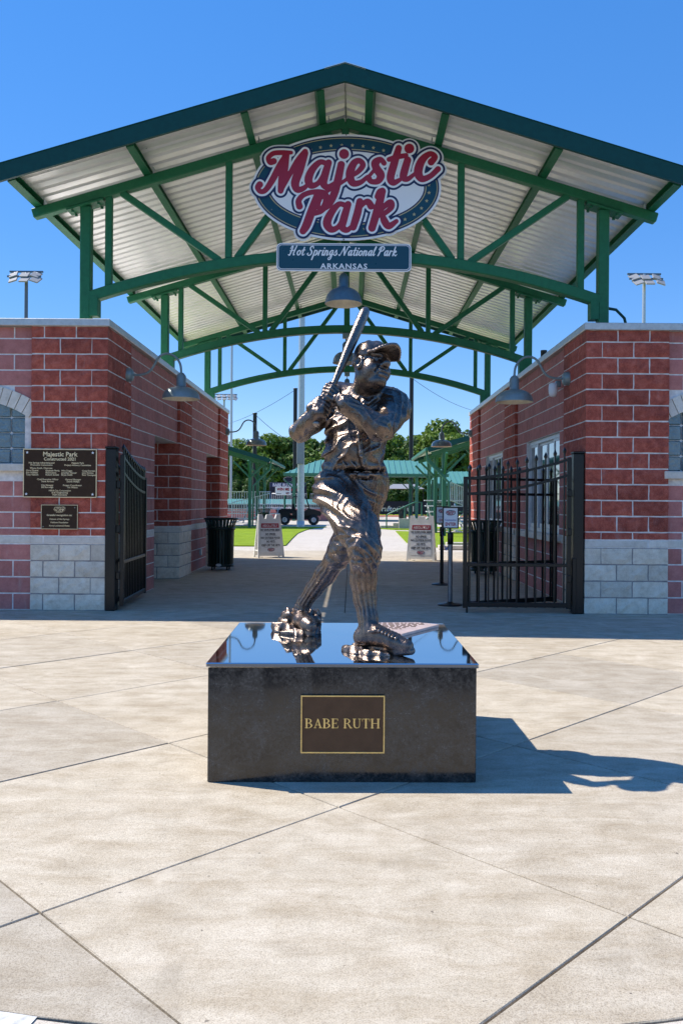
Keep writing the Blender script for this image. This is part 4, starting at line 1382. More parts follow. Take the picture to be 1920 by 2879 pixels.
def add_f(*fs):
    return lambda t, a: sum(g(t, a) for g in fs)

P = lambda x, y, Y: np.array(at(x, y, Y))
S = Sculpt((-0.66, 4.15, 0.585), (0.36, 5.46, 2.36), 0.0042)
# ---- pelvis, belly, chest
hipF, hipB = P(773, 1128, 4.83), P(842, 1118, 4.98)
S.ell(P(804, 1112, 4.92), (0.185, 0.165, 0.135), 0.04, fold=cloth(0.020, 1.0, (0.8, 0.2, 0.55), 13))
S.ell(P(812, 1042, 4.87), (0.182, 0.178, 0.155), 0.05, fold=cloth(0.022, 2.0, (1, 0.1, -0.55), 12))
S.ell(P(822, 985, 4.90), (0.185, 0.160, 0.15), 0.06, fold=cloth(0.022, 2.6, (1, 0.1, -0.75), 12))
S.ell(P(838, 945, 4.93), (0.185, 0.135, 0.13), 0.05, fold=cloth(0.014, 3.0, (0.8, 0.1, -0.8), 15))
# shoulder yoke
shR, shL = P(908, 934, 4.88), P(770, 915, 5.00)
S.cone(P(880, 918, 4.93), P(778, 902, 5.00), 0.075, 0.07, 0.06)
S.cone(P(846, 905, 4.95), P(905, 925, 4.90), 0.055, 0.075, 0.05)
# shirt blousing over the belt, belt, buckle
S.ell(P(812, 1072, 4.885), (0.187, 0.182, 0.05), 0.02, fold=cloth(0.014, 5.0, (1, 0.3, 0.1), 18))
bc = P(806, 1091, 4.90)
S.ell(bc, (0.186, 0.178, 0.030), 0.006)
S.ell(P(806, 1082, 4.90), (0.2, 0.19, 0.004), 0.008, mode='sub')
S.ell(P(808, 1101, 4.90), (0.2, 0.19, 0.004), 0.008, mode='sub')
S.cone(P(826, 1091, 4.716), P(842, 1092, 4.72), 0.019, 0.019, 0.006)
# placket and buttons
pl = [(P(838, 925, 4.79), .014), (P(828, 960, 4.735), .014), (P(824, 1000, 4.705), .014), (P(828, 1040, 4.69), .014), (P(834, 1068, 4.70), .013)]
S.chain(pl, 0.012)
for q in (P(826, 1016, 4.692), P(829, 1048, 4.678), P(826, 985, 4.708)):
    S.ell(q, (0.011, 0.009, 0.011), 0.004)
# ---- image-right arm: shoulder, elbow towards us, forearm back to the bat
elR, wrR = P(868, 981, 4.56), P(790, 925, 4.58)
S.ell(P(905, 937, 4.88), (0.088, 0.095, 0.10), 0.05, fold=cloth(0.012, 4.0, (0.5, 0.4, 0.8), 16))
S.cone(P(906, 940, 4.87), P(876, 982, 4.60), 0.088, 0.074, 0.04, fold=add_f(drapes(8, 0.020, 1.0, 9), rings(9, 0.007, 0.4)))
S.cone(elR, P(798, 932, 4.57), 0.073, 0.052, 0.03, fold=rings(11, 0.017, 2.2, 0.9))
S.cone(P(806, 938, 4.57), P(796, 930, 4.57), 0.052, 0.056, 0.008)          # cuff
S.cone(P(800, 933, 4.57), P(782, 917, 4.58), 0.036, 0.034, 0.01)           # wrist
# ---- image-left arm: upper arm back and down, forearm towards the hands
elL, wrL = P(690, 992, 4.78), P(724, 955, 4.62)
S.cone(P(772, 918, 5.00), P(697, 985, 4.82), 0.078, 0.068, 0.04, fold=add_f(rings(9, 0.012, 1.1), drapes(5, 0.008, 2.0, 3)))
S.cone(elL, P(720, 962, 4.64), 0.063, 0.050, 0.02, fold=rings(10, 0.010, 3.0, 0.8))
S.cone(P(715, 966, 4.655), P(721, 961, 4.64), 0.050, 0.053, 0.008)
S.cone(P(719, 962, 4.64), P(734, 947, 4.60), 0.036, 0.036, 0.01)
# ---- hands round the bat handle
BAT_T = P(841.5, 707, 4.90); BAT_K = P(727, 972, 4.605)
bd = BAT_K - BAT_T; bl = np.linalg.norm(bd); bd = bd / bl
ex = np.cross(bd, [0, 1, 0]); ex /= np.linalg.norm(ex)       # across the bat in the picture plane
ey = np.cross(bd, ex)
if ey[1] > 0: ey = -ey                                       # ey points to the viewer
if ex[0] < 0: ex = -ex                                       # ex points image-right
def batp(s): return BAT_T + bd * s
def hand(s0, side, lean, slip):
    """palm on one side of the handle, four fingers wrapped across the front, thumb over"""
    c = batp(s0)
    palm = c + ex * side * 0.034 + ey * 0.012 - bd * 0.004
    S.cone(palm - bd * 0.040 + ey * 0.004, palm + bd * 0.040, 0.027, 0.029, 0.014)
    S.cone(palm + ex * side * 0.015 - bd * 0.02, palm + ex * side * 0.03 + bd * 0.02, 0.022, 0.026, 0.014)
    for i in range(4):
        o = (-1.5 + i) * 0.0225
        ln = (0.95, 1.08, 1.0, 0.82)[i]
        b0 = c + bd * o
        k1 = b0 + ex * side * 0.036 + ey * 0.036 + bd * lean * 0.2
        k2 = b0 + ex * side * (0.004 - 0.002 * i) + ey * 0.046 * ln + bd * lean
        k3 = b0 - ex * side * 0.030 * ln + ey * 0.030 + bd * lean * 1.3
        k4 = b0 - ex * side * 0.034 * ln - ey * 0.002 + bd * lean * 1.3
        S.chain([(k1, .0148), (k2, .0128), (k3, .0118), (k4, .0105)], 0.004)
    th = c - bd * 0.052
    S.chain([(palm - bd * 0.045, .018), (th + ex * side * 0.012 + ey * 0.030, .0145), (th - ex * side * 0.016 + ey * 0.028 - bd * slip, .0125)], 0.006)
sU = float(np.dot(P(757, 908, 4.66) - BAT_T, bd)); sLw = float(np.dot(P(741, 944, 4.64) - BAT_T, bd))
hand(sU, 1, -0.010, 0.012)
hand(sLw, -1, 0.008, 0.010)
S.cone(P(786, 920, 4.58), batp(sU) + ex * 0.040 + ey * 0.01, 0.034, 0.030, 0.015)
S.cone(P(732, 949, 4.60), batp(sLw) - ex * 0.040 + ey * 0.01, 0.034, 0.031, 0.015)
# ---- pants: front thigh and knee, back thigh
kneeF, kneeB = P(838, 1250, 4.50), P(783, 1266, 4.98)
S.cone(hipF, P(826, 1222, 4.58), 0.140, 0.112, 0.05, fold=add_f(drapes(8, 0.018, 0.5, 6.5), rings(6, 0.009, 1.2, 1.2)))
S.cone(P(822, 1215, 4.59), P(838, 1262, 4.50), 0.112, 0.088, 0.03, fold=add_f(rings(13, 0.016, 2.0, 1.0), drapes(6, 0.008, 1.5, 5)))
S.cone(P(838, 1258, 4.50), P(837, 1284, 4.50), 0.090, 0.080, 0.03, fold=rings(17, 0.013, 0.4, 0.8))
S.ell(P(837, 1290, 4.50), (0.080, 0.082, 0.022), 0.01, fold=lambda x, y, z: 0.006 * np.sin(9 * np.arctan2(y, x)))
S.cone(P(846, 1110, 4.95), P(822, 1195, 4.93), 0.128, 0.105, 0.05, fold=add_f(drapes(9, 0.018, 2.5, 7), rings(5, 0.006, 1.0)))
S.cone(P(822, 1190, 4.93), P(787, 1262, 4.98), 0.105, 0.086, 0.03, fold=add_f(drapes(7, 0.012, 1.5, 5), rings(11, 0.012, 1.3)))
S.cone(P(787, 1258, 4.98), P(772, 1284, 5.0), 0.086, 0.074, 0.02, fold=rings(18, 0.014, 1.9, 0.6))
# ---- socks: ribbed calves
S.chain([(P(836, 1290, 4.51), .073), (P(834, 1330, 4.53), .071), (P(838, 1375, 4.53), .060), (P(845, 1420, 4.50), .051), (P(846, 1452, 4.48), .048)], 0.02, fold=ribs(15, 0.0028))
S.chain([(P(771, 1285, 5.0), .062), (P(748, 1318, 5.07), .064), (P(722, 1352, 5.14), .052), (P(700, 1382, 5.19), .045), (P(691, 1402, 5.20), .043)], 0.02, fold=ribs(14, 0.0026))
# ---- front shoe, pointing right
z0 = 0.645
def G(x, Y, z): 
    p = P(x, 1480, Y); p[2] = z; return p
S.cone(P(843, 1462, 4.49), G(838, 4.50, z0 + 0.045), 0.052, 0.050, 0.02, fold=rings(30, 0.006, 0.5))
S.chain([(G(832, 4.50, z0 + 0.030), .050), (G(868, 4.45, z0 + 0.045), .052), (G(905, 4.40, z0 + 0.022), .046), (G(934, 4.36, z0 + 0.008), .036)], 0.02)
S.cone(P(852, 1445, 4.46), G(895, 4.40, z0 + 0.050), 0.036, 0.024, 0.03)
S.chain([(G(822, 4.52, z0 - 0.018), .022), (G(868, 4.45, z0 - 0.018), .030), (G(910, 4.39, z0 - 0.020), .032), (G(944, 4.345, z0 - 0.014), .022)], 0.006)
S.chain([(G(808, 4.505, z0 + 0.004), .0045), (G(845, 4.425, z0 + 0.004), .0045), (G(885, 4.36, z0 + 0.002), .0045), (G(930, 4.315, z0 - 0.002), .0045), (G(952, 4.33, z0 - 0.002), .0045)], 0.004, mode='sub')
for i in range(7):                                                   # laces
    u = i / 6
    a = G(862 + 46 * u, 4.44 - 0.055 * u - 0.045, z0 + 0.088 - 0.038 * u); b = G(862 + 46 * u + 8, 4.44 - 0.055 * u + 0.02, z0 + 0.100 - 0.040 * u)
    S.cone(a, b, 0.0080, 0.0080, 0.003)
S.cone(G(846, 4.40, z0 + 0.075), G(870, 4.395, z0 + 0.082), 0.009, 0.009, 0.006)
# ---- back shoe, toe towards us
S.cone(P(691, 1402, 5.20), P(690, 1424, 5.19), 0.048, 0.050, 0.02, fold=rings(34, 0.006, 0.2))
S.chain([(P(682, 1424, 5.24), .050), (P(692, 1426, 5.14), .052), (P(706, 1433, 5.03), .045), (P(713, 1438, 4.985), .036)], 0.02)
S.chain([(P(680, 1444, 5.20), .022), (P(694, 1448, 5.10), .030), (P(712, 1452, 5.00), .032)], 0.006)
for i in range(5):
    a = P(684 + i * 4, 1408 + 5 * i, 5.135 - 0.022 * i); b = P(702 + i * 3, 1406 + 5 * i, 5.135 - 0.022 * i)
    S.cone(a, b, 0.006, 0.006, 0.003)
# ---- neck and head
HC = P(853, 841, 4.80)
yaw, tilt = R(37), R(11)
Fv = np.array([math.sin(yaw), -math.cos(yaw), 0.0]); Sv = np.array([math.cos(yaw), math.sin(yaw), 0.0]); Uv = np.array([0, 0, 1.0])
roll = R(11)
Sv2 = Sv * math.cos(roll) - Uv * math.sin(roll); Uv2 = Sv * math.sin(roll) + Uv * math.cos(roll)
Fv2 = Fv * math.cos(tilt) + Uv2 * math.sin(tilt); Uv3 = np.cross(Sv2, Fv2) * -1
if Uv3[2] < 0: Uv3 = -Uv3
Fv, Sv, Uv = Fv2, Sv2, Uv3
HR = [Fv, Sv, Uv]
Hp = lambda f, s, u: HC + Fv * f + Sv * s + Uv * u
S.cone(Hp(-0.02, 0, -0.06), P(842, 905, 4.91), 0.080, 0.092, 0.03)
S.cone(Hp(0.03, -0.045, -0.09), P(845, 902, 4.86), 0.022, 0.026, 0.03)
S.ell(Hp(-0.008, 0, 0.025), (0.110, 0.088, 0.122), 0.02, HR)
S.ell(Hp(0.022, 0, -0.062), (0.080, 0.076, 0.078), 0.04, HR)
S.ell(Hp(0.078, 0, -0.112), (0.030, 0.036, 0.028), 0.03, HR)
S.ell(Hp(0.045, 0, -0.128), (0.050, 0.052, 0.026), 0.03, HR)                 # under the chin
for s in (-1, 1):
    S.ell(Hp(0.056, s * 0.048, -0.046), (0.040, 0.034, 0.040), 0.03, HR)     # cheeks
    S.cone(Hp(0.101, s * 0.012, 0.027), Hp(0.082, s * 0.062, 0.031), 0.015, 0.012, 0.012)
    S.ell(Hp(0.108, s * 0.035, 0.004), (0.030, 0.027, 0.017), 0.010, HR, mode='sub')
    S.ell(Hp(0.078, s * 0.034, 0.003), (0.018, 0.021, 0.017), 0.004, HR)
    S.cone(Hp(0.095, s * 0.016, 0.010), Hp(0.086, s * 0.055, 0.008), 0.006, 0.006, 0.006)
    S.cone(Hp(0.093, s * 0.018, -0.010), Hp(0.084, s * 0.052, -0.008), 0.005, 0.005, 0.008)
    S.ell(Hp(0.113, s * 0.019, -0.036), (0.015, 0.013, 0.012), 0.010, HR)
    S.cone(Hp(0.105, s * 0.030, -0.036), Hp(0.092, s * 0.046, -0.072), 0.004, 0.004, 0.012, mode='sub')
    S.ell(Hp(0.0, s * 0.090, -0.004), (0.032, 0.014, 0.040), 0.008, HR)
    S.ell(Hp(0.004, s * 0.104, 0.002), (0.018, 0.012, 0.024), 0.006, HR, mode='sub')
    S.ell(Hp(0.0, s * 0.098, -0.034), (0.012, 0.009, 0.014), 0.006, HR)
S.cone(Hp(0.098, 0, 0.020), Hp(0.134, 0, -0.026), 0.014, 0.023, 0.012)
S.ell(Hp(0.130, 0, -0.030), (0.018, 0.020, 0.016), 0.01, HR)
for s in (-1, 1): S.ell(Hp(0.124, s * 0.010, -0.048), (0.007, 0.005, 0.007), 0.004, HR, mode='sub')
S.ell(Hp(0.098, 0, -0.066), (0.020, 0.034, 0.020), 0.02, HR)
S.cone(Hp(0.110, -0.024, -0.070), Hp(0.110, 0.024, -0.070), 0.0115, 0.0115, 0.007)
S.cone(Hp(0.108, -0.021, -0.090), Hp(0.108, 0.021, -0.090), 0.011, 0.011, 0.008)
S.cone(Hp(0.124, -0.030, -0.0795), Hp(0.124, 0.030, -0.0795), 0.0075, 0.0075, 0.005, mode='sub')
# hair above the ears
for i in range(14):
    s = -1 if i % 2 else 1
    f = -0.075 + 0.020 * (i // 2)
    S.cone(Hp(f, s * (0.084 - abs(f) * 0.18), 0.055), Hp(f - 0.008, s * (0.089 - abs(f) * 0.22), 0.012), 0.010, 0.007, 0.006)
# collar
S.chain([(P(818, 897, 4.95), .020), (P(822, 910, 4.86), .022), (P(836, 922, 4.80), .016)], 0.015)
S.chain([(P(818, 893, 4.96), .018), (P(812, 905, 4.88), .022), (P(818, 930, 4.80), .024), (P(828, 958, 4.75), .014)], 0.02)
S.chain([(P(878, 897, 4.95), .020), (P(868, 910, 4.86), .024), (P(850, 920, 4.81), .018)], 0.02)
S.chain([(P(836, 922, 4.80), .010), (P(846, 926, 4.79), .010), (P(858, 916, 4.81), .012)], 0.012)
# ---- crumpled cloth relief over the uniform (not on head, hands, shoes)
bi = np.argwhere(np.abs(S.D) < 0.03)
bp = S.lo + bi * S.h
def smooth(a, b, x): 
    t = np.clip((x - a) / (b - a), 0, 1); return t * t * (3 - 2 * t)
msk = smooth(0.14, 0.20, np.linalg.norm(bp - (HC + np.array([0, 0, -0.02])), axis=1))
for q in (batp(sU), batp(sLw)):
    msk *= smooth(0.085, 0.125, np.linalg.norm(bp - q, axis=1))
zk = float(P(800, 1290, 4.6)[2])
msk *= 0.06 + 0.94 * smooth(zk - 0.02, zk + 0.05, bp[:, 2])
x_, y_, z_ = bp[:, 0], bp[:, 1], bp[:, 2]
wx = 0.020 * np.sin(19 * z_ + 7 * x_ + 1.0) + 0.014 * np.sin(33 * x_ - 21 * z_ + 11 * y_) 
wz = 0.020 * np.sin(23 * x_ + 9 * y_ + 2.0) + 0.014 * np.sin(29 * z_ + 17 * y_ + 0.7)
def rid(dx, dy, dz, f, ph):
    u = (x_ + wx) * dx + (y_ + 0.5 * wx) * dy + (z_ + wz) * dz
    return (1 - np.abs(np.sin(f * u + ph))) ** 1.6
pant = smooth(float(P(800, 1092, 4.9)[2]) + 0.01, float(P(800, 1098, 4.9)[2]) - 0.01, z_)
m1 = 0.5 + 0.5 * np.sin(13 * x_ + 11 * z_ + 8 * y_); m2 = 0.5 + 0.5 * np.sin(16 * z_ - 12 * x_ + 5 * y_ + 2)
shirt_f = 0.0055 * rid(0.80, 0.25, 0.45, 52, 0.3) * m1 + 0.0040 * rid(0.75, -0.4, -0.55, 64, 1.1) * m2 + 0.0016 * rid(0.3, 0.8, 0.5, 120, 2.0)
pant_f = 0.0055 * rid(0.62, 0.2, 0.78, 50, 0.9) * m2 + 0.0035 * rid(0.95, 0.3, -0.25, 70, 0.2) * m1 + 0.0015 * rid(0.7, 0.6, -0.4, 128, 1.0)
rel = (1 - pant) * shirt_f + pant * pant_f - 0.003
S.D[bi[:, 0], bi[:, 1], bi[:, 2]] -= (rel * msk).astype(np.float32)
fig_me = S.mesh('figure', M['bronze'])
del bi, bp, x_, y_, z_
del S

statue = thing('baseball_statue', 'bronze statue of a batter in baggy uniform and cap stepping on the pedestal', 'statue', (0, 0, 0))
link('figure', fig_me, statue)

# ---- cap
S = Sculpt(HC - 0.27, HC + 0.27, 0.0045)
S.ell(Hp(-0.008, 0, 0.056), (0.120, 0.099, 0.100), 0.01, HR, fold=lambda x, y, z: 0.004 * np.cos(6 * np.arctan2(y, x)) * (z > 0) + 0.003 * np.sin(40 * x + 30 * z))
S.ell(Hp(-0.006, 0, -0.052), (0.21, 0.2, 0.085), 0.012, HR, mode='sub')
S.ell(Hp(0.02, 0, -0.03), (0.095, 0.078, 0.10), 0.006, HR, mode='sub')
for i in range(10):                                       # brim, a curved plate
    for sgn in (-1, 1):
        s = sgn * 0.010 * i
        f1 = 0.208 - 0.075 * (s / 0.09) ** 2
        u0 = 0.056 - 0.20 * (s ** 2) / 0.09; u1 = 0.062 - 0.42 * (s ** 2) / 0.09
        S.cone(Hp(0.075, s * 0.92, u0), Hp(f1, s * 1.04, u1), 0.0085, 0.0085, 0.010)
S.ell(Hp(-0.008, 0, 0.157), (0.012, 0.012, 0.006), 0.006, HR)
link('cap', S.mesh('cap', M['bronze']), statue)
# ---- bat
prof = [(0.0, .004), (0.004, .018), (0.018, .027), (0.05, .0310), (0.16, .0312), (0.30, .0285), (0.44, .0215), (0.56, .0158), (0.66, .0138), (bl - 0.03, .0140), (bl - 0.012, .017), (bl, .022), (bl + 0.012, .022), (bl + 0.018, .010)]
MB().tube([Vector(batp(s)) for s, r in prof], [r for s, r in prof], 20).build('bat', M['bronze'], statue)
# ---- rock bases under the feet
def rocks(name, seeds, lo, hi):
    S = Sculpt(lo, hi, 0.006)
    rnd = random.Random(seeds[0][0])
    for x, Y, z, r in seeds:
        c = P(x, 1450, Y); c[2] = z
        sd = rnd.uniform(0, 9)
        S.ell(c, (r * 1.1, r, r * 0.72), 0.02, fold=lambda a, b, c2, sd=sd: 0.012 * np.sin(34 * a + 21 * c2 + sd) * np.sin(29 * b + 25 * a + sd) + 0.014 * ridge(38 * b + 30 * c2 + 22 * a + sd) + 0.008 * ridge(70 * a - 45 * c2 + 50 * b + 2 * sd) - 0.012)
    link(name, S.mesh(name, M['bronze']), statue)
rocks('rock_base', [(655, 5.20, .62, .075), (668, 5.09, .60, .058), (698, 5.04, .598, .060), (722, 5.12, .60, .060), (690, 5.22, .63, .08), (663, 5.27, .66, .06), (720, 5.24, .66, .055), (737, 5.20, .61, .045), (668, 5.22, .70, .045), (716, 5.27, .70, .045)], (-0.72, 4.93, 0.598), (-0.18, 5.40, 0.80))
rocks('rock_base', [(812, 4.50, .598, .050), (828, 4.45, .598, .048), (852, 4.40, .597, .046), (880, 4.375, .596, .040), (803, 4.53, .598, .036), (846, 4.53, .60, .055), (818, 4.46, .60, .042)], (-0.18, 4.25, 0.598), (0.28, 4.68, 0.70))

# ------------------------------------------------------------------ granite pedestal
ped = thing('granite_pedestal', 'polished black granite pedestal block carrying the bronze statue', 'pedestal', (-0.036, 4.157, 0), R(0.9))
W, DP, HT = 1.345, 1.385, 0.575
body = MB().cbox((0, DP / 2 + 0.012, HT / 2), (W, DP, HT), 0.003).build('base_block', M['granite'], ped)
MB().cbox((0, DP / 2 + 0.012, HT + 0.0125), (W + 0.022, DP + 0.024, 0.024), 0.005).build('top_slab', M['granite_top'], ped)
pw, ph_ = 0.418, 0.288
pz = 0.295
px0 = 0.002
plq = MB().cbox((px0, 0.006, pz), (pw, 0.016, ph_), 0.002).build('plaque', M['plaque'], ped)
fr = MB()
t = 0.006
for x0, x1, z0_, z1_ in ((-pw / 2, pw / 2, ph_ / 2 - t, ph_ / 2), (-pw / 2, pw / 2, -ph_ / 2, -ph_ / 2 + t), (-pw / 2, -pw / 2 + t, -ph_ / 2 + t, ph_ / 2 - t), (pw / 2 - t, pw / 2, -ph_ / 2 + t, ph_ / 2 - t)):
    fr.bb(px0 + x0, px0 + x1, -0.006, -0.0005, pz + z0_, pz + z1_)
fr.build('border', M['gold'], plq)
# serif capitals built from stems, bowls and serifs (cap height 1)
SER = 0.045
def stem(x, y0=0.0, y1=1.0, w=0.16, s0=True, s1=True):
    out = [[(x, -y0 - w * 0.3, w), (x, -y1 + w * 0.3, w)]]
    for on, y in ((s0, y0), (s1, y1)):
        if on: out.append([(x - 0.15, -y - (SER / 2 if y < .5 else -SER / 2), SER), (x + 0.15, -y - (SER / 2 if y < .5 else -SER / 2), SER)])
    return out
CAPS = {
 'B': (0.78, stem(0.17) + [[(0.2, -0.975, .05), (0.42, -0.97, .06), (0.58, -0.76, .15), (0.42, -0.545, .06), (0.2, -0.53, .05)], [(0.3, -0.53, .05), (0.46, -0.515, .06), (0.65, -0.27, .16), (0.46, -0.03, .06), (0.2, -0.025, .05)]]),
 'A': (0.84, [[(0.42, -0.97, .06), (0.15, -0.04, .06)], [(0.42, -0.93, .12), (0.68, -0.06, .15)], [(0.22, -0.33, .05), (0.6, -0.33, .05)], [(0.03, -0.022, SER), (0.27, -0.022, SER)], [(0.53, -0.022, SER), (0.84, -0.022, SER)]]),
 'E': (0.74, stem(0.17) + [[(0.2, -0.975, .05), (0.62, -0.975, .05)], [(0.62, -0.97, .05), (0.63, -0.78, .04)], [(0.2, -0.52, .05), (0.5, -0.52, .05)], [(0.5, -0.62, .04), (0.5, -0.42, .04)], [(0.2, -0.025, .05), (0.64, -0.025, .05)], [(0.64, -0.03, .05), (0.67, -0.25, .04)]]),
 'R': (0.84, stem(0.17) + [[(0.2, -0.975, .05), (0.42, -0.97, .06), (0.60, -0.74, .15), (0.42, -0.51, .06), (0.2, -0.49, .05)], [(0.42, -0.5, .12), (0.70, -0.05, .14)], [(0.66, -0.022, SER), (0.86, -0.022, SER)]]),
 'U': (0.86, [[(0.17, -0.95, .15), (0.17, -0.35, .15), (0.25, -0.10, .12), (0.44, -0.03, .07), (0.62, -0.10, .06), (0.68, -0.35, .06), (0.68, -0.95, .06)], [(0.02, -0.978, SER), (0.34, -0.978, SER)], [(0.54, -0.978, SER), (0.82, -0.978, SER)]]),
 'T': (0.78, stem(0.39, s1=False) + [[(0.06, -0.975, .05), (0.72, -0.975, .05)], [(0.05, -0.97, .04), (0.04, -0.74, .04)], [(0.73, -0.97, .04), (0.74, -0.74, .04)]]),
 'H': (0.94, stem(0.17) + stem(0.75) + [[(0.2, -0.51, .05), (0.72, -0.51, .05)]]),
 ' ': (0.34, []),
}
def serif_text(body, mat, height, width=None):
    x = 0
    st = []
    for ch in body:
        adv, ss = CAPS[ch]
        st += [[(x + a, b, w) for a, b, w in s] for s in ss]
        x += adv + 0.04
    f = Field(-0.2, -1.2, x + 0.2, 0.2, 0.022)
    for s in st: f.stroke(s, 0.1, 6)
    me = flat_mesh('lettering', f.D, f, mat, height, x / 2, -0.5)
    if width: me.transform(Matrix.Diagonal((width / (x * height), 1, 1, 1)))
    return me
def thicken(me, d):
    """give flat lettering a raised body"""
    bm = bmesh.new(); bm.from_mesh(me)
    bmesh.ops.remove_doubles(bm, verts=bm.verts, dist=1e-6)
    g = bmesh.ops.extrude_face_region(bm, geom=list(bm.faces))
    bmesh.ops.translate(bm, vec=(0, -d, 0), verts=[v for v in g['geom'] if isinstance(v, bmesh.types.BMVert)])
    bm.to_mesh(me); bm.free()
    return me
link('lettering', thicken(serif_text('BABE RUTH', M['gold'], 0.047, 0.378), 0.003), plq, (px0, -0.0021, pz + 0.005))
# home-plate shaped bronze plate lying on the slab
M['plate'] = plain('pale_bronze_plate', (0.62, 0.47, 0.42), 0.4, 0.25)
tz = HT + 0.0245
hpl = MB()
hv = [(0.14, 0.98), (0.36, 0.84), (0.63, 1.24), (0.50, 1.335), (0.16, 1.305)]
hpl.prism(hv, (0, 0, tz + 0.001), (1, 0, 0), (0, 1, 0), 0.016)
hpo = hpl.build('home_plate_plaque', M['plate'], ped)
rl = MB()
rnd = random.Random(3)
for i in range(6):
    y = 1.275 - 0.05 * i
    x = 0.20 + 0.012 * i
    while x < 0.535 - 0.030 * i:
        w = rnd.uniform(0.012, 0.04)
        rl.bb(x, x + w, y, y + 0.013, tz + 0.0172, tz + 0.0192)
        x += w + 0.012
tag(rl.build('raised_lines', M['plaque_dark'], hpo), kind='stuff')

# ------------------------------------------------------------------ bronze plaques on the left pilaster
def wall_plaque(name, label, px0, px1, py0, py1, border, lines, stars, mat='plaque_dark'):
    Yp = YF - 0.02
    a, b = at(px0, py1, Yp), at(px1, py0, Yp)
    w, h = b.x - a.x, b.z - a.z
    t = thing(name, label, 'plaque', ((a.x + b.x) / 2, YF - 0.017, (a.z + b.z) / 2))
    MB().cbox((0, 0.006, 0), (w, 0.022, h), 0.002).build('plate', M[mat], t)
    fr = MB()
    q = border
    for x0, x1, z0, z1 in ((-w / 2, w / 2, h / 2 - q, h / 2), (-w / 2, w / 2, -h / 2, -h / 2 + q), (-w / 2, -w / 2 + q, -h / 2 + q, h / 2 - q), (w / 2 - q, w / 2, -h / 2 + q, h / 2 - q)):
        fr.bb(x0, x1, -0.010, -0.0045, z0, z1)
    fr.build('border', M['gold_matt'], t)
    for (txt, u, v, sz, al) in lines:
        me = text_mesh(txt, sz, M['gold_matt'], 0.022, al)
        link('lettering', me, t, ((u - 0.5) * w, -0.0068, (0.5 - v) * h))
    for (u, v, r) in stars:
        MB().prism([(x, -y) for x, y in star_poly(0, 0, r)], ((u - 0.5) * w, -0.005, (0.5 - v) * h), (1, 0, 0), (0, 0, 1), 0.006).build('star', M['bolt'] if r < 0.016 else M['sign_white'], t)
    return t, w, h
L_ = 'LEFT'; C_ = 'CENTER'
wall_plaque('building_plaque', 'large dark bronze dedication plaque with silver stars on the left pilaster', 53, 223, 1031.5, 1142, 0.011, [
    ('Majestic Park', .50, .105, .082, C_), ('Constructed 2021', .50, .205, .056, C_),
    ('Hot Springs Advertising and', .25, .285, .029, C_), ('Promotion Commission', .25, .33, .029, C_),
    ('Majestic Park', .74, .285, .029, C_), ('Project Advisory Committee', .74, .33, .029, C_),
    ('Wayne Smith, Chairman', .245, .395, .029, C_),
    ('Chris Dunkel', .04, .445, .029, L_), ('Erin Holliday', .04, .488, .029, L_), ('Tony Valinoti', .04, .531, .029, L_),
    ('Elizabeth Farris', .305, .445, .029, L_), ('Elaine Jones', .305, .488, .029, L_), ('Robert Zunick', .305, .531, .029, L_),
    ('Mike Dugan', .52, .445, .029, L_), ('Jonathan Hunser', .52, .488, .029, L_), ('Bryan Smith', .52, .531, .029, L_),
    ('Craig Dorman', .80, .445, .029, L_), ('John Mulden', .80, .488, .029, L_), ('Rich Thompson', .80, .531, .029, L_),
    ('Chief Executive Officer', .335, .625, .029, C_), ('Steve Arrison', .335, .668, .029, C_),
    ('General Manager', .68, .625, .029, C_), ('Derek Phillips', .68, .668, .029, C_),
    ('City Manager', .33, .745, .029, C_), ('Bill Burrough', .33, .788, .029, C_),
    ('Project Coordinator', .67, .745, .029, C_), ('Tim Wilson', .67, .788, .029, C_),
    ('Hill & Cox Corporation', .50, .855, .029, C_), ('B & F Engineering', .50, .898, .029, C_), ('Halff Associates', .50, .941, .029, C_)],
    [(.055, .075, .019), (.945, .075, .019), (.045, .93, .019), (.945, .93, .019)])
t, w, h = wall_plaque('recognition_plaque', 'small dark bronze recognition plaque below the larger one', 94.5, 179, 1159.5, 1215, 0.006, [
    ('Grateful recognition to:', .5, .42, .034, C_), ('Citizens of Hot Springs', .5, .585, .027, C_), ('Oaklawn Foundation', .5, .72, .027, C_), ('Kerry Lockwood Owen', .5, .855, .027, C_)],
    [(.92, .11, .012), (.06, .90, .012)])
small_logo(t, (0, -0.0055, h * 0.31), 0.145, (M['plaque_dark'], M['gold_matt']), 0.0004)

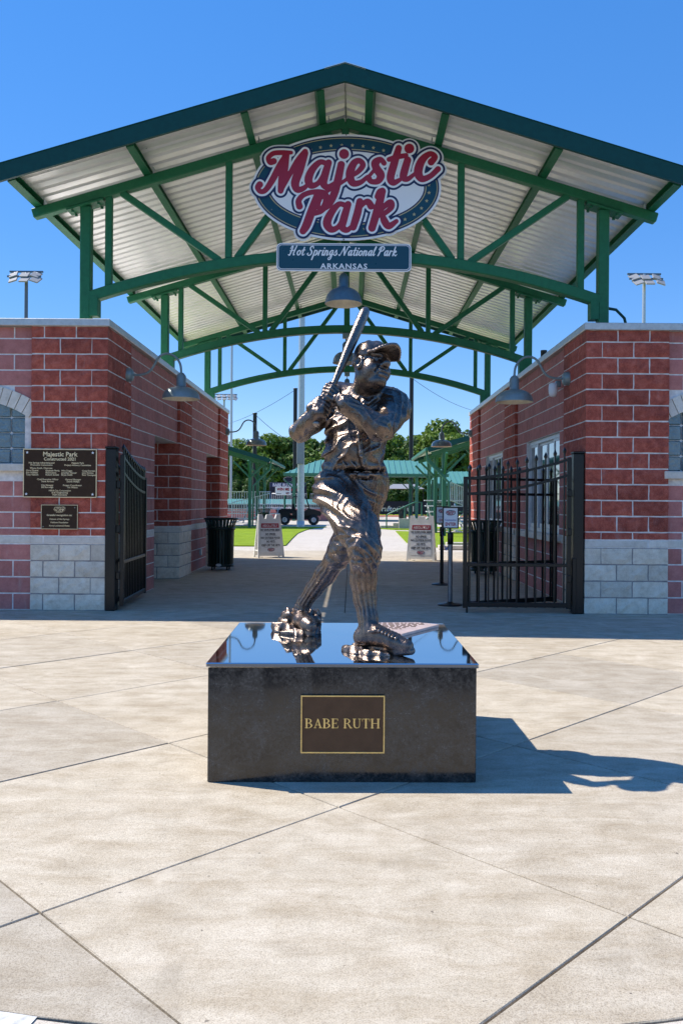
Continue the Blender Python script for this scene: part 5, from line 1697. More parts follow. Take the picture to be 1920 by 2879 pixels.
# ------------------------------------------------------------------ ornamental gates
def gate_leaf(parent, p0, p1, z_top0, z_top1, nb, stile0=True, stile1=True, sag=0.05):
    """a leaf from p0 (hinge) to p1; the top rails fall from z_top0 to z_top1 on a curve"""
    p0, p1 = Vector(p0), Vector(p1)
    d = p1 - p0; L = d.length; d.normalize()
    nrm = Vector((-d.y, d.x, 0))
    leaf = thing('gate_leaf', None, None, p0); leaf.parent = parent
    rt = lambda u: z_top1 + (z_top0 - z_top1) * (1 - u) ** 1.7
    at_ = lambda u, z: d * (u * L) + Vector((0, 0, z))
    for off in (0.0, -0.20):
        m = MB()
        N = 12
        for i in range(N):
            m.bar(at_(i / N, rt(i / N) + off), at_((i + 1) / N, rt((i + 1) / N) + off), 0.034, 0.034)
        m.build('curved_rail', M['black'], leaf)
    for z in (0.62, 0.105):
        MB().bar(at_(0, z), at_(1, z), 0.042, 0.042 if z > .3 else 0.06, bev=0.004).build('rail', M['black'], leaf)
    if stile0: MB().bar(at_(0.0, 0.06), at_(0.0, rt(0) + 0.02), 0.055, 0.055, up=nrm, bev=0.004).build('stile', M['black'], leaf)
    if stile1: MB().bar(at_(1.0, 0.06), at_(1.0, rt(1) + 0.02), 0.055, 0.055, up=nrm, bev=0.004).build('stile', M['black'], leaf)
    for i in range(nb):
        u = (i + 0.5) / nb
        m = MB()
        zt = rt(u) + 0.10
        m.bar(at_(u, 0.07), at_(u, zt), 0.020, 0.020, up=nrm)
        b = at_(u, zt)
        m.add([b + Vector(v) for v in ((-.016, -.016, 0), (.016, -.016, 0), (.016, .016, 0), (-.016, .016, 0), (-.021, -.021, .03), (.021, -.021, .03), (.021, .021, .03), (-.021, .021, .03), (0, 0, .085))],
              [(3, 2, 1, 0), (0, 1, 5, 4), (1, 2, 6, 5), (2, 3, 7, 6), (3, 0, 4, 7), (4, 5, 8), (5, 6, 8), (6, 7, 8), (7, 4, 8)])
        m.build('picket', M['black'], leaf)
    return leaf
def gate(name, label, post, leaves, box=True):
    g = thing(name, label, 'gate', (0, 0, 0))
    x, y, h = post
    po = MB().cbox((x, y, h / 2), (0.135, 0.145, h), 0.012).build('gate_post', M['black'], g)
    MB().cbox((x, y, h + 0.012), (0.147, 0.157, 0.03), 0.01).build('post_cap', M['black'], po)
    for lf in leaves: gate_leaf(g, *lf)
    return g, po
gr, po = gate('folding_gate', 'black steel picket gate folded open before the right building', (2.915, 10.72, 2.06),
     [((2.80, 10.70, 0), (1.475, 10.74, 0), 1.985, 1.735, 11, True, True), ((1.475, 10.80, 0), (2.80, 11.45, 0), 1.735, 1.735, 11, False, True)])
for z in (0.45, 1.05, 1.55):
    MB().cbox((2.80, 10.67, z), (0.06, 0.05, 0.09), 0.008).build('hinge', M['black'], gr)
MB().tube([(1.50, 10.72, 0.0), (1.50, 10.72, 0.35)], 0.012, 8).build('drop_rod', M['black'], gr)
MB().cbox((2.86, 10.66, 0.36), (0.05, 0.06, 0.72), 0.008).build('latch_housing', M['black'], gr)
gl, po = gate('folding_gate', 'black steel picket gate swung back along the left brick wall', (-3.075, 10.70, 2.08),
     [((-2.945, 10.72, 0), (-3.03, 12.22, 0), 1.985, 1.735, 14, True, True), ((-3.03, 12.27, 0), (-3.10, 11.00, 0), 1.735, 1.735, 11, False, False)])
for z in (0.45, 1.05, 1.62):
    MB().cbox((-2.985, 10.69, z), (0.05, 0.06, 0.10), 0.008).build('hinge', M['black'], gl)

# ------------------------------------------------------------------ slatted litter bins
def bin_thing(loc, label, sc=1.0, rot=0.0, detail=True):
    t = thing('litter_bin', label, 'bin', loc, rot, 'slatted green litter bins')
    H = 1.10
    n = 26 if detail else 14
    prof = [(0.255, 0.08), (0.262, 0.55), (0.268, 0.80), (0.285, 0.93), (0.335, 1.06)]
    m0 = None
    m = MB()
    for (r0, z0), (r1, z1) in zip(prof, prof[1:]):
        m.bar((r0, 0, z0), (r1, 0, z1), 0.040, 0.010, up=(1, 0, 0.15))
    me = m.mesh('slat', M['bin'])
    for k in range(n):
        link('slat', me, t, (0, 0, 0), 2 * math.pi * k / n)
    for nm, z, r, hh in (('lower_band', 0.10, 0.262, 0.05), ('middle_band', 0.86, 0.285, 0.05), ('top_rim', 1.06, 0.343, 0.035)):
        MB().lathe([(r - 0.012, z - hh / 2), (r + 0.012, z - hh / 2), (r + 0.014, z), (r + 0.012, z + hh / 2), (r - 0.012, z + hh / 2), (r - 0.012, z - hh / 2)], (0, 0, 0), 28).build(nm, M['bin'], t)
    MB().lathe([(0.0, 0.09), (0.235, 0.09), (0.245, 0.88), (0.235, 0.88), (0.225, 0.11), (0, 0.11)], (0, 0, 0), 24).build('liner', M['black'], t)
    if detail:
        for k in range(4):
            a = math.pi / 4 + k * math.pi / 2
            MB().tube([(0.22 * math.cos(a), 0.22 * math.sin(a), 0.0), (0.22 * math.cos(a), 0.22 * math.sin(a), 0.09)], 0.018, 8).build('foot', M['black'], t)
        b = MB(); tmp = MB().lathe([(0.0, 0.004), (0.042, 0.003), (0.045, 0.0)], (0, 0, 0), 16)
        b.add([(v[0] * 1.3, -v[2] - 0.285, v[1] * .7 + 0.115) for v in tmp.v], tmp.f)
        b.build('maker_badge', M['galv'], t)
    t.scale = (sc, sc, sc)
    return t
bin_thing((-2.70, 17.3, 0), 'tall slatted green litter bin against the left passage wall')
bin_thing((2.66, 16.6, 0), 'tall slatted green litter bin behind the black gate on the right')

# ------------------------------------------------------------------ sandwich boards
def a_frame(loc, rot, label):
    t = thing('sandwich_board', label, 'sign', loc, rot, 'white sandwich boards with rules')
    lean = R(11)
    H = 1.12
    for s, nm in ((-1, 'front_panel'), (1, 'rear_panel')):
        e = thing(nm, None, None, (0, 0, 0)); e.parent = t
        e.location = (0, s * 0.235, 0); e.rotation_euler = (lean * s, 0, 0)
        outl = [(-0.31, 0.0), (-0.27, 0.0), (-0.262, 0.05), (0.262, 0.05), (0.27, 0.0), (0.31, 0.0), (0.255, H), (0.165, H), (0.135, H - 0.11), (0.085, H - 0.11), (0.07, H - 0.02), (-0.07, H - 0.02), (-0.085, H - 0.11), (-0.135, H - 0.11), (-0.165, H), (-0.255, H)]
        MB().prism(outl, (0, 0.02, 0), (1, 0, 0), (0, 0, 1), 0.04).build('board', M['white'], e)
        hd = MB()
        hd.bb(-0.06, 0.06, -0.012, 0.012, H - 0.03, H - 0.005); hd.bb(-0.062, -0.045, -0.0125, 0.0125, H - 0.09, H - 0.03); hd.bb(0.045, 0.062, -0.0125, 0.0125, H - 0.09, H - 0.03)
        hd.build('handle', M['white'], e)
        if s < 0:
            f = -0.0215
            po = MB().prism([(-0.235, 0.14), (0.235, 0.14), (0.205, 0.92), (-0.205, 0.92)], (0, f, 0), (1, 0, 0), (0, 0, 1), 0.002).build('poster', M['sign_white'], e)
            MB().prism([(-0.208, 0.770), (0.208, 0.770), (0.204, 0.885), (-0.204, 0.885)], (0, f - 0.0025, 0), (1, 0, 0), (0, 0, 1), 0.001).build('red_banner', M['print_red'], e)
            link('lettering', text_mesh('ABSOLUTELY', 0.085, M['sign_white'], 0.012, squeeze=0.70), e, (0, f - 0.006, 0.825))
            for txt, z, k in (('NO SUNFLOWER SEEDS', 0.715, 0.58), ('NO SPIKES', 0.605, 0.68), ('NO OUTSIDE FOOD', 0.510, 0.68), ('NO PETS', 0.415, 0.68), ('KEEP OFF THE NETS', 0.320, 0.66)):
                link('lettering', text_mesh(txt, 0.072, M['print_black'], 0.04, squeeze=k), e, (0, f - 0.004, z))
            for z, hw in ((0.668, 0.20), (0.562, 0.15), (0.468, 0.15), (0.372, 0.15), (0.272, 0.17)):
                MB().bb(-hw, hw, f - 0.0032, f - 0.0026, z - 0.0025, z + 0.0025).build('rule_line', M['print_black'], e)
            small_logo(e, (0, f - 0.004, 0.205), 0.17, None, 0.0004)
    MB().bar((0.285, -0.20, 0.18), (0.285, 0.20, 0.18), 0.012, 0.025).build('spreader', M['white'], t)
    MB().bar((-0.285, -0.20, 0.18), (-0.285, 0.20, 0.18), 0.012, 0.025).build('spreader', M['white'], t)
    t.scale = (1.12, 1, 1)
    return t
a1 = a_frame((-2.10, 21.35, 0), R(20), 'white sandwich board of rules beside the left litter bin')
a2 = a_frame((1.75, 20.55, 0), R(-12), 'white sandwich board of rules behind the two rope posts')

# ------------------------------------------------------------------ stanchions with small framed signs
def stanchion(loc, label, word, rot, mat):
    t = thing('stanchion', label, 'stanchion', loc, rot, 'belt stanchions with concession signs')
    MB().lathe([(0.0, 0.0), (0.175, 0.0), (0.175, 0.012), (0.15, 0.022), (0.05, 0.035), (0.034, 0.05)], (0, 0, 0), 28).build('base', M['black'], t)
    MB().tube([(0, 0, 0.03), (0, 0, 0.84)], 0.032, 16).build('post', mat, t)
    MB().lathe([(0.033, 0.84), (0.040, 0.845), (0.041, 0.99), (0.036, 1.005), (0.0, 1.007)], (0, 0, 0), 18).build('belt_cassette', M['black'], t)
    MB().tube([(0, 0, 1.0), (0, 0, 1.06)], 0.012, 8).build('stem', M['black'], t)
    f = MB()
    W2, H2, b = 0.112, 0.150, 0.016
    zc = 1.06 + H2
    f.bb(-W2, W2, -0.012, 0.012, zc + H2 - b, zc + H2); f.bb(-W2, W2, -0.012, 0.012, zc - H2, zc - H2 + b)
    f.bb(-W2, -W2 + b, -0.0119, 0.0119, zc - H2 + b, zc + H2 - b); f.bb(W2 - b, W2, -0.0119, 0.0119, zc - H2 + b, zc + H2 - b)
    fr = f.build('sign_frame', M['black'], t)
    MB().bb(-W2 + b, W2 - b, -0.004, 0.004, zc - H2 + b, zc + H2 - b).build('notice', M['sign_white'], fr)
    small_logo(fr, (0, -0.005, zc + 0.068), 0.135, None, 0.0004)
    link('lettering', text_mesh('Concession', 0.040, M['print_blue'], 0.01, squeeze=0.82), fr, (0, -0.0055, zc - 0.030))
    link('lettering', text_mesh(word, 0.062, M['print_red'], 0.03, squeeze=0.80), fr, (0, -0.0055, zc - 0.088))
    return t
st1 = stanchion((1.375, 11.5, 0), 'front belt stanchion with framed sign reading ENTER', 'ENTER', R(-3), M['brushed'])
st2 = stanchion((1.575, 14.4, 0), 'rear belt stanchion with framed sign reading EXIT', 'EXIT', R(2), M['black'])
pts = []
for i in range(17):
    u = i / 16
    pts.append((1.575 + (1.375 - 1.575) * u, 14.36 + (11.54 - 14.36) * u, 0.93 - 0.30 * 4 * u * (1 - u) * (0.75)))
m = MB()
vs = []
for x, y, z in pts: vs += [(x, y, z - 0.024), (x, y, z + 0.024), (x + 0.002, y, z - 0.024), (x + 0.002, y, z + 0.024)]
fs = []
for i in range(16): 
    o = i * 4
    fs += [(o, o + 1, o + 5, o + 4), (o + 3, o + 2, o + 6, o + 7)]
m.add(vs, fs, 0, True)
tag(m.build('barrier_belt', M['belt_blue']), 'blue webbing belt slung between the two stanchions', 'belt')

# ------------------------------------------------------------------ shelters beyond the passage
def column(parent, x, y, h, w=0.16, braces=(), mat='steel_far'):
    c = MB().cbox((x, y, h / 2), (w, w, h), 0.01).build('column', M[mat], parent)
    for dx, dy in braces:
        L = math.hypot(dx, dy)
        MB().bar((x, y, h - 1.05), (x + dx, y + dy, h - 1.05 + min(1.0, L) ), 0.09, 0.09).build('knee_brace', M[mat], c)
    return c
def shelter(label, xe, s, y0, y1, ze, width, cols):
    """lean roof falling towards the passage axis: eave at xe, rising away (direction s)"""
    t = thing('shelter', label, 'shelter', (xe, y0, 0))
    L = y1 - y0
    rise = 0.30 * width
    # roof sheets with standing seams, each sheet its own part
    n = int(L / 1.0)
    for k in range(n):
        m = MB()
        a, b = L * k / n, L * (k + 1) / n - 0.02
        m.add([(0, a, ze), (s * width, a, ze + rise), (s * width, b, ze + rise), (0, b, ze)], [(0, 1, 2, 3)], 0)
        m.add([(0, a, ze + .03), (s * width, a, ze + rise + .03), (s * width, b, ze + rise + .03), (0, b, ze + .03)], [(0, 3, 2, 1)], 1)
        m.bar((0, a + 0.03, ze + 0.05), (s * width, a + 0.03, ze + rise + 0.05), 0.03, 0.04, mi=1)
        m.build('roof_sheet', [M['soffit'], M['roof_green']], t)
    for yy in (-0.03, L + 0.03):
        MB().bar((0, yy, ze - 0.05), (s * width, yy, ze + rise - 0.05), 0.04, 0.22).build('rake_trim', M['fascia'], t)
    MB().cbox((-s * 0.06, L / 2, ze - 0.03), (0.13, L + 0.08, 0.15), 0.02).build('gutter', M['steel_far'], t)
    for q in range(1, 6):
        x = s * width * q / 6
        MB().cbox((x, L / 2, ze + rise * q / 6 - 0.10), (0.08, L, 0.16), 0.01).build('purlin', M['steel_far'], t)
    for yy in (0.5, L * 0.5, L - 0.5):
        MB().bar((s * 0.2, yy, ze - 0.19), (s * (width - .1), yy, ze + rise - 0.26), 0.12, 0.16).build('rafter', M['steel_far'], t)
    for (cx, cy) in cols:
        h = ze + 0.30 * abs(cx) - 0.25
        column(t, s * abs(cx), cy, h, 0.17, ((s * 0.9, 0), (-s * min(0.9, abs(cx) - 0.05), 0), (0, 0.9), (0, -0.9)))
    MB().tube([(-s * 0.05, 0.1, ze - 0.1), (-s * 0.02, 0.1, ze - 0.5), (s * 0.9, 0.2, ze - 1.4), (s * 0.95, 0.25, 0.1)], 0.05, 8).build('downpipe', M['steel_far'], t)
    MB().lathe([(0, -0.2), (0.12, -0.17), (0.16, -0.1), (0.1, 0.0), (0.02, 0.1)], (s * width * 0.72, 0.6, ze + rise * .62 - .25), 12).build('hanging_speaker', M['black'], t)
    return t
shelter('green steel shelter with sloping roof beyond the left building', -4.40, -1, 45.0, 54.0, 3.72, 7.5, [(1.15, 0.6), (1.15, 4.4), (1.15, 8.4), (4.2, 0.6), (4.2, 4.4), (4.2, 8.4)])
shelter('green steel shelter with sloping roof beyond the right building', 3.22, 1, 35.0, 43.0, 3.72, 7.0, [(0.75, 0.6), (0.75, 4.2), (0.75, 7.5), (3.4, 0.6), (3.4, 4.2), (3.4, 7.5)])

def far_pavilion(label, x0, x1, y0, y1, ze, zr, hipl, hipr):
    t = thing('pavilion', label, 'pavilion', ((x0 + x1) / 2, y0, 0))
    W2 = (x1 - x0) / 2
    yr = (y1 - y0) / 2
    n = int((x1 - x0) / 0.45)
    for k in range(n):
        a = -W2 + 2 * W2 * k / n; b = -W2 + 2 * W2 * (k + 1) / n
        def zt(x):
            z = zr
            if hipl: z = min(z, ze + (zr - ze) * max(0, (x + W2)) / hipl)
            if hipr: z = min(z, ze + (zr - ze) * max(0, (W2 - x)) / hipr)
            return z
        za, zb = zt(a), zt(b)
        m = MB()
        m.add([(a, 0, ze), (b, 0, ze), (b, yr * (zb - ze) / (zr - ze), zb), (a, yr * (za - ze) / (zr - ze), za)], [(0, 1, 2, 3)])
        m.bar((a, -0.02, ze + 0.03), (a, yr * (za - ze) / (zr - ze), za + 0.03 + 0.001), 0.05, 0.06)
        m.build('roof_panel', M['green_far'], t)
    MB().add([(-W2, 0, ze), (W2, 0, ze), (W2 - hipr, yr, zr), (-W2 + hipl, yr, zr), (-W2, 2 * yr, ze), (W2, 2 * yr, ze)], [(3, 2, 5, 4), (0, 3, 4), (1, 5, 2)]).build('rear_roof', M['green_far'], t)
    MB().bb(-W2, W2, -0.06, 0.04, ze - 0.22, ze - 0.01).build('fascia', M['steel_far'], t)
    MB().bb(-W2, W2, -0.15, -0.061, ze - 0.12, ze + 0.02).build('gutter', M['steel_far'], t)
    for cx in (-W2 + 0.8, -W2 * 0.38, W2 * 0.15, W2 * 0.62, W2 - 0.5):
        for cy in (0.5, 2 * yr - 0.5):
            column(t, cx, cy, ze - 0.2, 0.24, ((0.8, 0), (-0.8, 0)))
    return t
far_pavilion('pale green metal roofed pavilion across the far concourse', -5.3, 7.6, 65.0, 73.0, 3.72, 4.98, 2.6, 1.4)
far_pavilion('smaller pale green metal roof farther right beyond the pavilion', 7.6, 15.0, 78.0, 86.0, 3.3, 4.6, 1.2, 1.2)

# ------------------------------------------------------------------ poles, netting posts, field lights
def pole(name, label, cat, x, y, h, r0, r1, mat, group=None):
    t = thing(name, label, cat, (x, y, 0), 0, group)
    MB().tube([(0, 0, 0), (0, 0, h)], [r0, r1], 16).build('shaft', mat, t)
    return t
def floodlights(t, h, n, span, sc, mats=('aluminium', 'tent')):
    for row, (dz, dy) in enumerate(((0.0, 0.0), (-0.55 * sc, -0.5 * sc))):
        MB().bar((-span / 2, dy, h + dz), (span / 2, dy, h + dz), 0.14 * sc, 0.14 * sc).build('cross_arm', M['pole_dark'], t)
        for i in range(n):
            x = -span / 2 + span * (i + 0.5) / n + (0.2 if row else 0)
            e = Matrix.Translation((x, dy - 0.35 * sc, h + dz - 0.35 * sc)) @ Matrix.Rotation(R(-18 + 36 * i / max(1, n - 1)), 4, 'Y') @ Matrix.Rotation(R(38), 4, 'X')
            m = MB().cbox((0, 0, 0), (0.75 * sc, 0.95 * sc, 0.11 * sc), 0.02)
            m.v = [tuple(e @ Vector(v)) for v in m.v]
            m.build('floodlight', M['tent'], t)
            g = MB().box((0, 0, -0.07 * sc), (0.68 * sc, 0.80 * sc, 0.03 * sc))
            g.v = [tuple(e @ Vector(v)) for v in g.v]
            g.build('lens', M['cream'], t)
            MB().bar((x, dy, h + dz), (x, dy - 0.3 * sc, h + dz - 0.3 * sc), 0.06 * sc, 0.06 * sc).build('bracket', M['galv'], t)
def fpx(px): return (px * 1.2245 - VPX) / F_PX
G1 = 'sports field light poles'
t = pole('light_pole', 'grey field light pole rising above the left building roof', 'light pole', fpx(57) * 87, 87, 25.4, 0.24, 0.17, M['pole_dark'], G1); floodlights(t, 25.4, 3, 3.5, 1.2)
t = pole('light_pole', 'pale field light pole rising above the right building roof', 'light pole', fpx(1475) * 87, 87, 25.6, 0.24, 0.17, M['galv'], G1); floodlights(t, 25.6, 3, 3.5, 1.2)
t = pole('light_pole', 'distant light pole with long lamp bar over the left wall end', 'light pole', fpx(513) * 140, 140, 19.6, 0.22, 0.17, M['galv'], G1); floodlights(t, 19.6, 5, 4.4, 0.9)
t = pole('light_pole', 'small far light pole against the trees right of the statue', 'light pole', fpx(992) * 150, 150, 12.6, 0.2, 0.16, M['galv'], G1); floodlights(t, 12.6, 4, 3.2, 0.8)
t = pole('light_pole', 'slim tall pole seen through the left end of the arches', 'light pole', fpx(530) * 100, 100, 30, 0.16, 0.12, M['galv'], G1); floodlights(t, 30, 3, 3.2, 1.0)
t = pole('light_pole', 'thick galvanised light pole with a control box behind the statue', 'light pole', fpx(690.5) * 47.5, 47.5, 21.0, 0.20, 0.15, M['galv'], G1); floodlights(t, 21.0, 3, 3.2, 1.0)
MB().cbox((-0.02, -0.24, 4.25), (0.42, 0.20, 1.28), 0.02).build('control_box', M['tent'], t)
MB().lathe([(0.225, 0.0), (0.225, 0.35), (0.205, 0.37)], (0, 0, 0), 16).build('base_collar', M['galv'], t)
G2 = 'black netting posts round the field'
for x, y, h, lab in ((fpx(676.5) * 80, 80, 12.4, 'black netting post just left of the galvanised pole'), (fpx(584) * 80, 80, 10.0, 'black netting post behind the far left gooseneck lamp'),
                     (fpx(943) * 76, 76, 13.0, 'black netting post standing right of the statue shoulder'), (fpx(757) * 95, 95, 8.0, 'thin dark post between the statue elbow and waist')):
    t = pole('netting_post', lab, 'post', x, y, h, 0.20 if y < 90 else 0.12, 0.19 if y < 90 else 0.11, M['black'], G2)
    MB().lathe([(0.0, 0.0), (0.22, 0.0), (0.22, -0.1), (0.2, -0.1)], (0, 0, h + .03), 14).build('cap', M['black'], t)
def cable(label, a, b, sag=0.3):
    a, b = Vector(a), Vector(b)
    pts = [a.lerp(b, i / 12) - Vector((0, 0, sag * 4 * (i / 12) * (1 - i / 12))) for i in range(13)]
    tag(MB().tube(pts, 0.022, 5).build('netting_cable', M['black']), label, 'cable', 'cables between netting posts')
cable('cable sloping down from the netting post left of the galvanised pole', (fpx(676.5) * 80, 80, 12.3), (fpx(500) * 110, 110, 11.5), 0.5)
cable('cable running from the left netting post to the middle one', (fpx(584) * 80, 80, 9.9), (fpx(676.5) * 80, 80, 7.0), 0.2)
cable('cable leaving the top of the right netting post', (fpx(943) * 76, 76, 12.9), (fpx(1100) * 100, 100, 12.5), 0.5)

# ------------------------------------------------------------------ windscreen fence, banners, scoreboard
def fence(label, x0, x1, y, h, n):
    t = thing('windscreen_fence', label, 'fence', (0, y, 0))
    for k in range(n):
        a = x0 + (x1 - x0) * k / n; b = x0 + (x1 - x0) * (k + 1) / n
        MB().bb(a + 0.01, b - 0.01, -0.01, 0.01, 0.10, h).build('screen_panel', M['windscreen'], t)
        MB().tube([(a, 0.05, 0), (a, 0.05, h + 0.15)], 0.04, 8).build('fence_post', M['black'], t)
    MB().tube([(x0, 0.05, h + 0.02), (x1, 0.05, h + 0.02)], 0.025, 6).build('top_rail', M['black'], t)
    return t
fn = fence('long navy windscreen fence behind the field with sponsor names', -30, 30, 100, 1.66, 20)
me = text_mesh('Crafton Tull', 0.92, M['sign_white'], 0.012, 'LEFT')
link('lettering', me, fn, (fpx(863) * 100, -0.04, 0.80))
for i, dz in enumerate((0.42, -0.02)):
    tmp = MB().tube([(0.32 * math.cos(a), 0, 0.24 * math.sin(a)) for a in [2 * math.pi * k / 12 for k in range(13)]], 0.06, 6, caps=False)
    tmp.build('ring_emblem', M['sign_white'], fn, (fpx(848) * 100, -0.06, 0.75 + dz))
tb = thing('teal_banner', 'blue printed banner low behind the right shelter', 'banner', (fpx(1029) * 66, 66, 0))
MB().bb(-0.42, 0.42, -0.012, 0.012, 0.30, 1.40).build('cloth', M['windscreen'], tb)
fB = Field(-0.5, 0.2, 0.5, 1.5, 0.03)
rnd = random.Random(5)
for k in range(7):
    a = k * 0.9
    fB.stroke([(0.22 * math.cos(a), 0.88 + 0.30 * math.sin(a), .10), (0.08 * math.cos(a + 1), 0.88 + 0.12 * math.sin(a + 1), .12), (0.24 * math.cos(a + 1.8), 0.9 + 0.34 * math.sin(a + 1.8), .08)], 0.2)
me = flat_mesh('printed_design', fB.D, fB, M['teal_print'], 1.0, 0, 0)
me.transform(Matrix.Scale(-1, 4, (0, 0, 1)))
link('printed_design', me, tb, (0, -0.018, 0))
sb = thing('scoreboard', 'navy field scoreboard with white lettering behind the left shelter', 'scoreboard', (fpx(661) * 92, 92, 0))
MB().cbox((0, 0, 2.55), (4.1, 0.25, 2.2), 0.05).build('panel', M['windscreen'], sb)
MB().cbox((0, -0.14, 3.38), (3.95, 0.03, 0.50), 0.01).build('header', M['sign_navy'], sb)
link('lettering', text_mesh('BABE RUTH FIELD', 0.46, M['sign_white'], 0.03, squeeze=0.92), sb, (0, -0.17, 3.38))
for i in range(3):
    MB().cbox((0.9, -0.14, 2.85 - 0.42 * i), (1.7, 0.03, 0.24), 0.01).build('score_line', M['print_red'] if i == 0 else M['dark_plastic'], sb)
MB().prism([(0.52 * math.cos(TWO * k / 24), 3.98 + 0.32 * math.sin(TWO * k / 24)) for k in range(24)], (0, 0.02, 0), (1, 0, 0), (0, 0, 1), 0.1).build('crest', M['windscreen'], sb)
MB().tube([(0.49 * math.cos(a), -0.09, 3.98 + 0.29 * math.sin(a)) for a in [TWO * k / 20 for k in range(21)]], 0.025, 6, caps=False).build('crest_ring', M['tent'], sb)
for x in (-1.6, 1.6): MB().bb(x - 0.1, x + 0.1, 0.13, 0.35, 0, 3.5).build('leg', M['steel_far'], sb)
wm = thing('raffle_sign', 'white sign with red WIN ME lettering over the utility vehicle', 'sign', (fpx(650) * 56, 56, 0))
MB().cbox((0, 0, 2.20), (1.04, 0.04, 0.56), 0.01).build('panel', M['sign_white'], wm)
link('lettering', text_mesh('WIN ME', 0.27, M['print_red'], 0.035, squeeze=0.86), wm, (0, -0.03, 2.32))
small_logo(wm, (0.30, -0.026, 2.05), 0.26, None, 0.001)
MB().bb(-0.45, -0.13, -0.024, -0.0205, 2.01, 2.04).build('print_line', M['print_black'], wm)
MB().cbox((0.1, 0.1, 1.15), (0.13, 0.13, 2.3), 0.01).build('post', M['steel_far'], wm)

# ------------------------------------------------------------------ utility vehicle
def utv(loc, rot, label):
    t = thing('utility_vehicle', label, 'vehicle', loc, rot)
    # body runs along +x (front)
    def side(poly, w, name, mat, y0=None):
        y0 = -w / 2 if y0 is None else y0
        m = MB(); m.prism(poly, (0, y0 + w, 0), (1, 0, 0), (0, 0, 1), w)
        return m.build(name, M[mat], t)
    side([(-1.42, 0.72), (-0.42, 0.72), (-0.40, 1.02), (-1.50, 1.04)], 1.42, 'cargo_bed', 'dark_plastic')
    side([(-1.30, 0.42), (0.15, 0.36), (0.55, 0.36), (0.95, 0.52), (0.98, 0.60), (-1.30, 0.62)], 1.1, 'chassis', 'dark_plastic')
    side([(0.48, 0.62), (1.34, 0.58), (1.42, 0.74), (1.34, 0.88), (0.95, 1.00), (0.50, 1.06)], 1.38, 'hood', 'utv')
    side([(-0.42, 0.62), (0.12, 0.46), (0.50, 0.62), (0.50, 0.98), (0.12, 0.80), (-0.42, 0.86)], 1.40, 'door', 'utv')
    side([(-1.42, 0.60), (-0.50, 0.60), (-0.62, 0.76), (-0.80, 0.84), (-1.15, 0.84), (-1.40, 0.76)], 1.44, 'rear_fender', 'utv')
    side([(-0.40, 0.86), (0.05, 0.82), (0.05, 0.90), (-0.22, 0.94), (-0.34, 1.36), (-0.46, 1.36)], 1.1, 'seat', 'dark_plastic')
    for s in (-1, 1):
        MB().tube([(-0.46, s * 0.62, 0.9), (-0.44, s * 0.60, 1.72), (-0.36, s * 0.60, 1.80), (0.32, s * 0.60, 1.80), (0.44, s * 0.60, 1.72), (0.66, s * 0.64, 1.04)], 0.03, 8).build('roll_bar', M['black'], t)
        MB().cbox((1.38, s * 0.42, 0.78), (0.06, 0.26, 0.09), 0.02).build('headlight', M['sign_white'], t)
        for x in (-0.92, 0.92):
            w = thing('wheel', None, None, (x, s * 0.60, 0.33)); w.parent = t
            tm = MB().lathe([(0.16, -0.12), (0.28, -0.13), (0.325, -0.09), (0.33, 0.0), (0.325, 0.09), (0.28, 0.13), (0.16, 0.12)], (0, 0, 0), 22)
            m = MB(); m.add([(v[0], v[2], v[1]) for v in tm.v], tm.f, 0, True)
            for k in range(22):
                a = 2 * math.pi * k / 22
                m.box((0.335 * math.cos(a), 0.05 * (-1) ** k, 0.335 * math.sin(a)), (0.045, 0.14, 0.03), Matrix.Rotation(-a, 3, 'Y'))
            m.build('tyre', M['rubber'], w)
            m = MB()
            tm = MB().lathe([(0.11, 0.10 * s), (0.165, 0.115 * s), (0.17, 0.10 * s), (0.11, 0.09 * s)], (0, 0, 0), 20)
            m.add([(v[0], v[2], v[1]) for v in tm.v], tm.f, 0, True)
            for k in range(6):
                a = math.pi * 2 * k / 6
                m.bar((0.03 * math.cos(a), 0.095 * s, 0.03 * math.sin(a)), (0.125 * math.cos(a), 0.10 * s, 0.125 * math.sin(a)), 0.028, 0.02, up=(0, 1, 0))
            m.build('rim', M['aluminium'], w)
    MB().tube([(0.40, -0.30 + 0.17 * math.cos(a), 1.10 + 0.17 * math.sin(a)) for a in [2 * math.pi * k / 14 for k in range(15)]], 0.016, 6, caps=False).build('steering_wheel', M['black'], t)
    ws = MB(); ws.add([(0.47, -0.56, 1.68), (0.47, 0.56, 1.68), (0.64, 0.58, 1.10), (0.64, -0.58, 1.10), (0.455, -0.56, 1.675), (0.455, 0.56, 1.675), (0.625, 0.58, 1.095), (0.625, -0.58, 1.095)], [(0, 1, 2, 3), (7, 6, 5, 4), (0, 4, 5, 1), (3, 2, 6, 7), (0, 3, 7, 4), (1, 5, 6, 2)])
    ws.build('windscreen', M['window_frame'], t)
    MB().bar((-0.3, -0.62, 0.70), (0.3, -0.74, 0.58), 0.02, 0.05).build('red_trim', M['print_red'], t)
    return t
utv((fpx(687) * 53.5, 53.5, -0.005), R(4), 'black open utility vehicle parked beyond the galvanised pole')

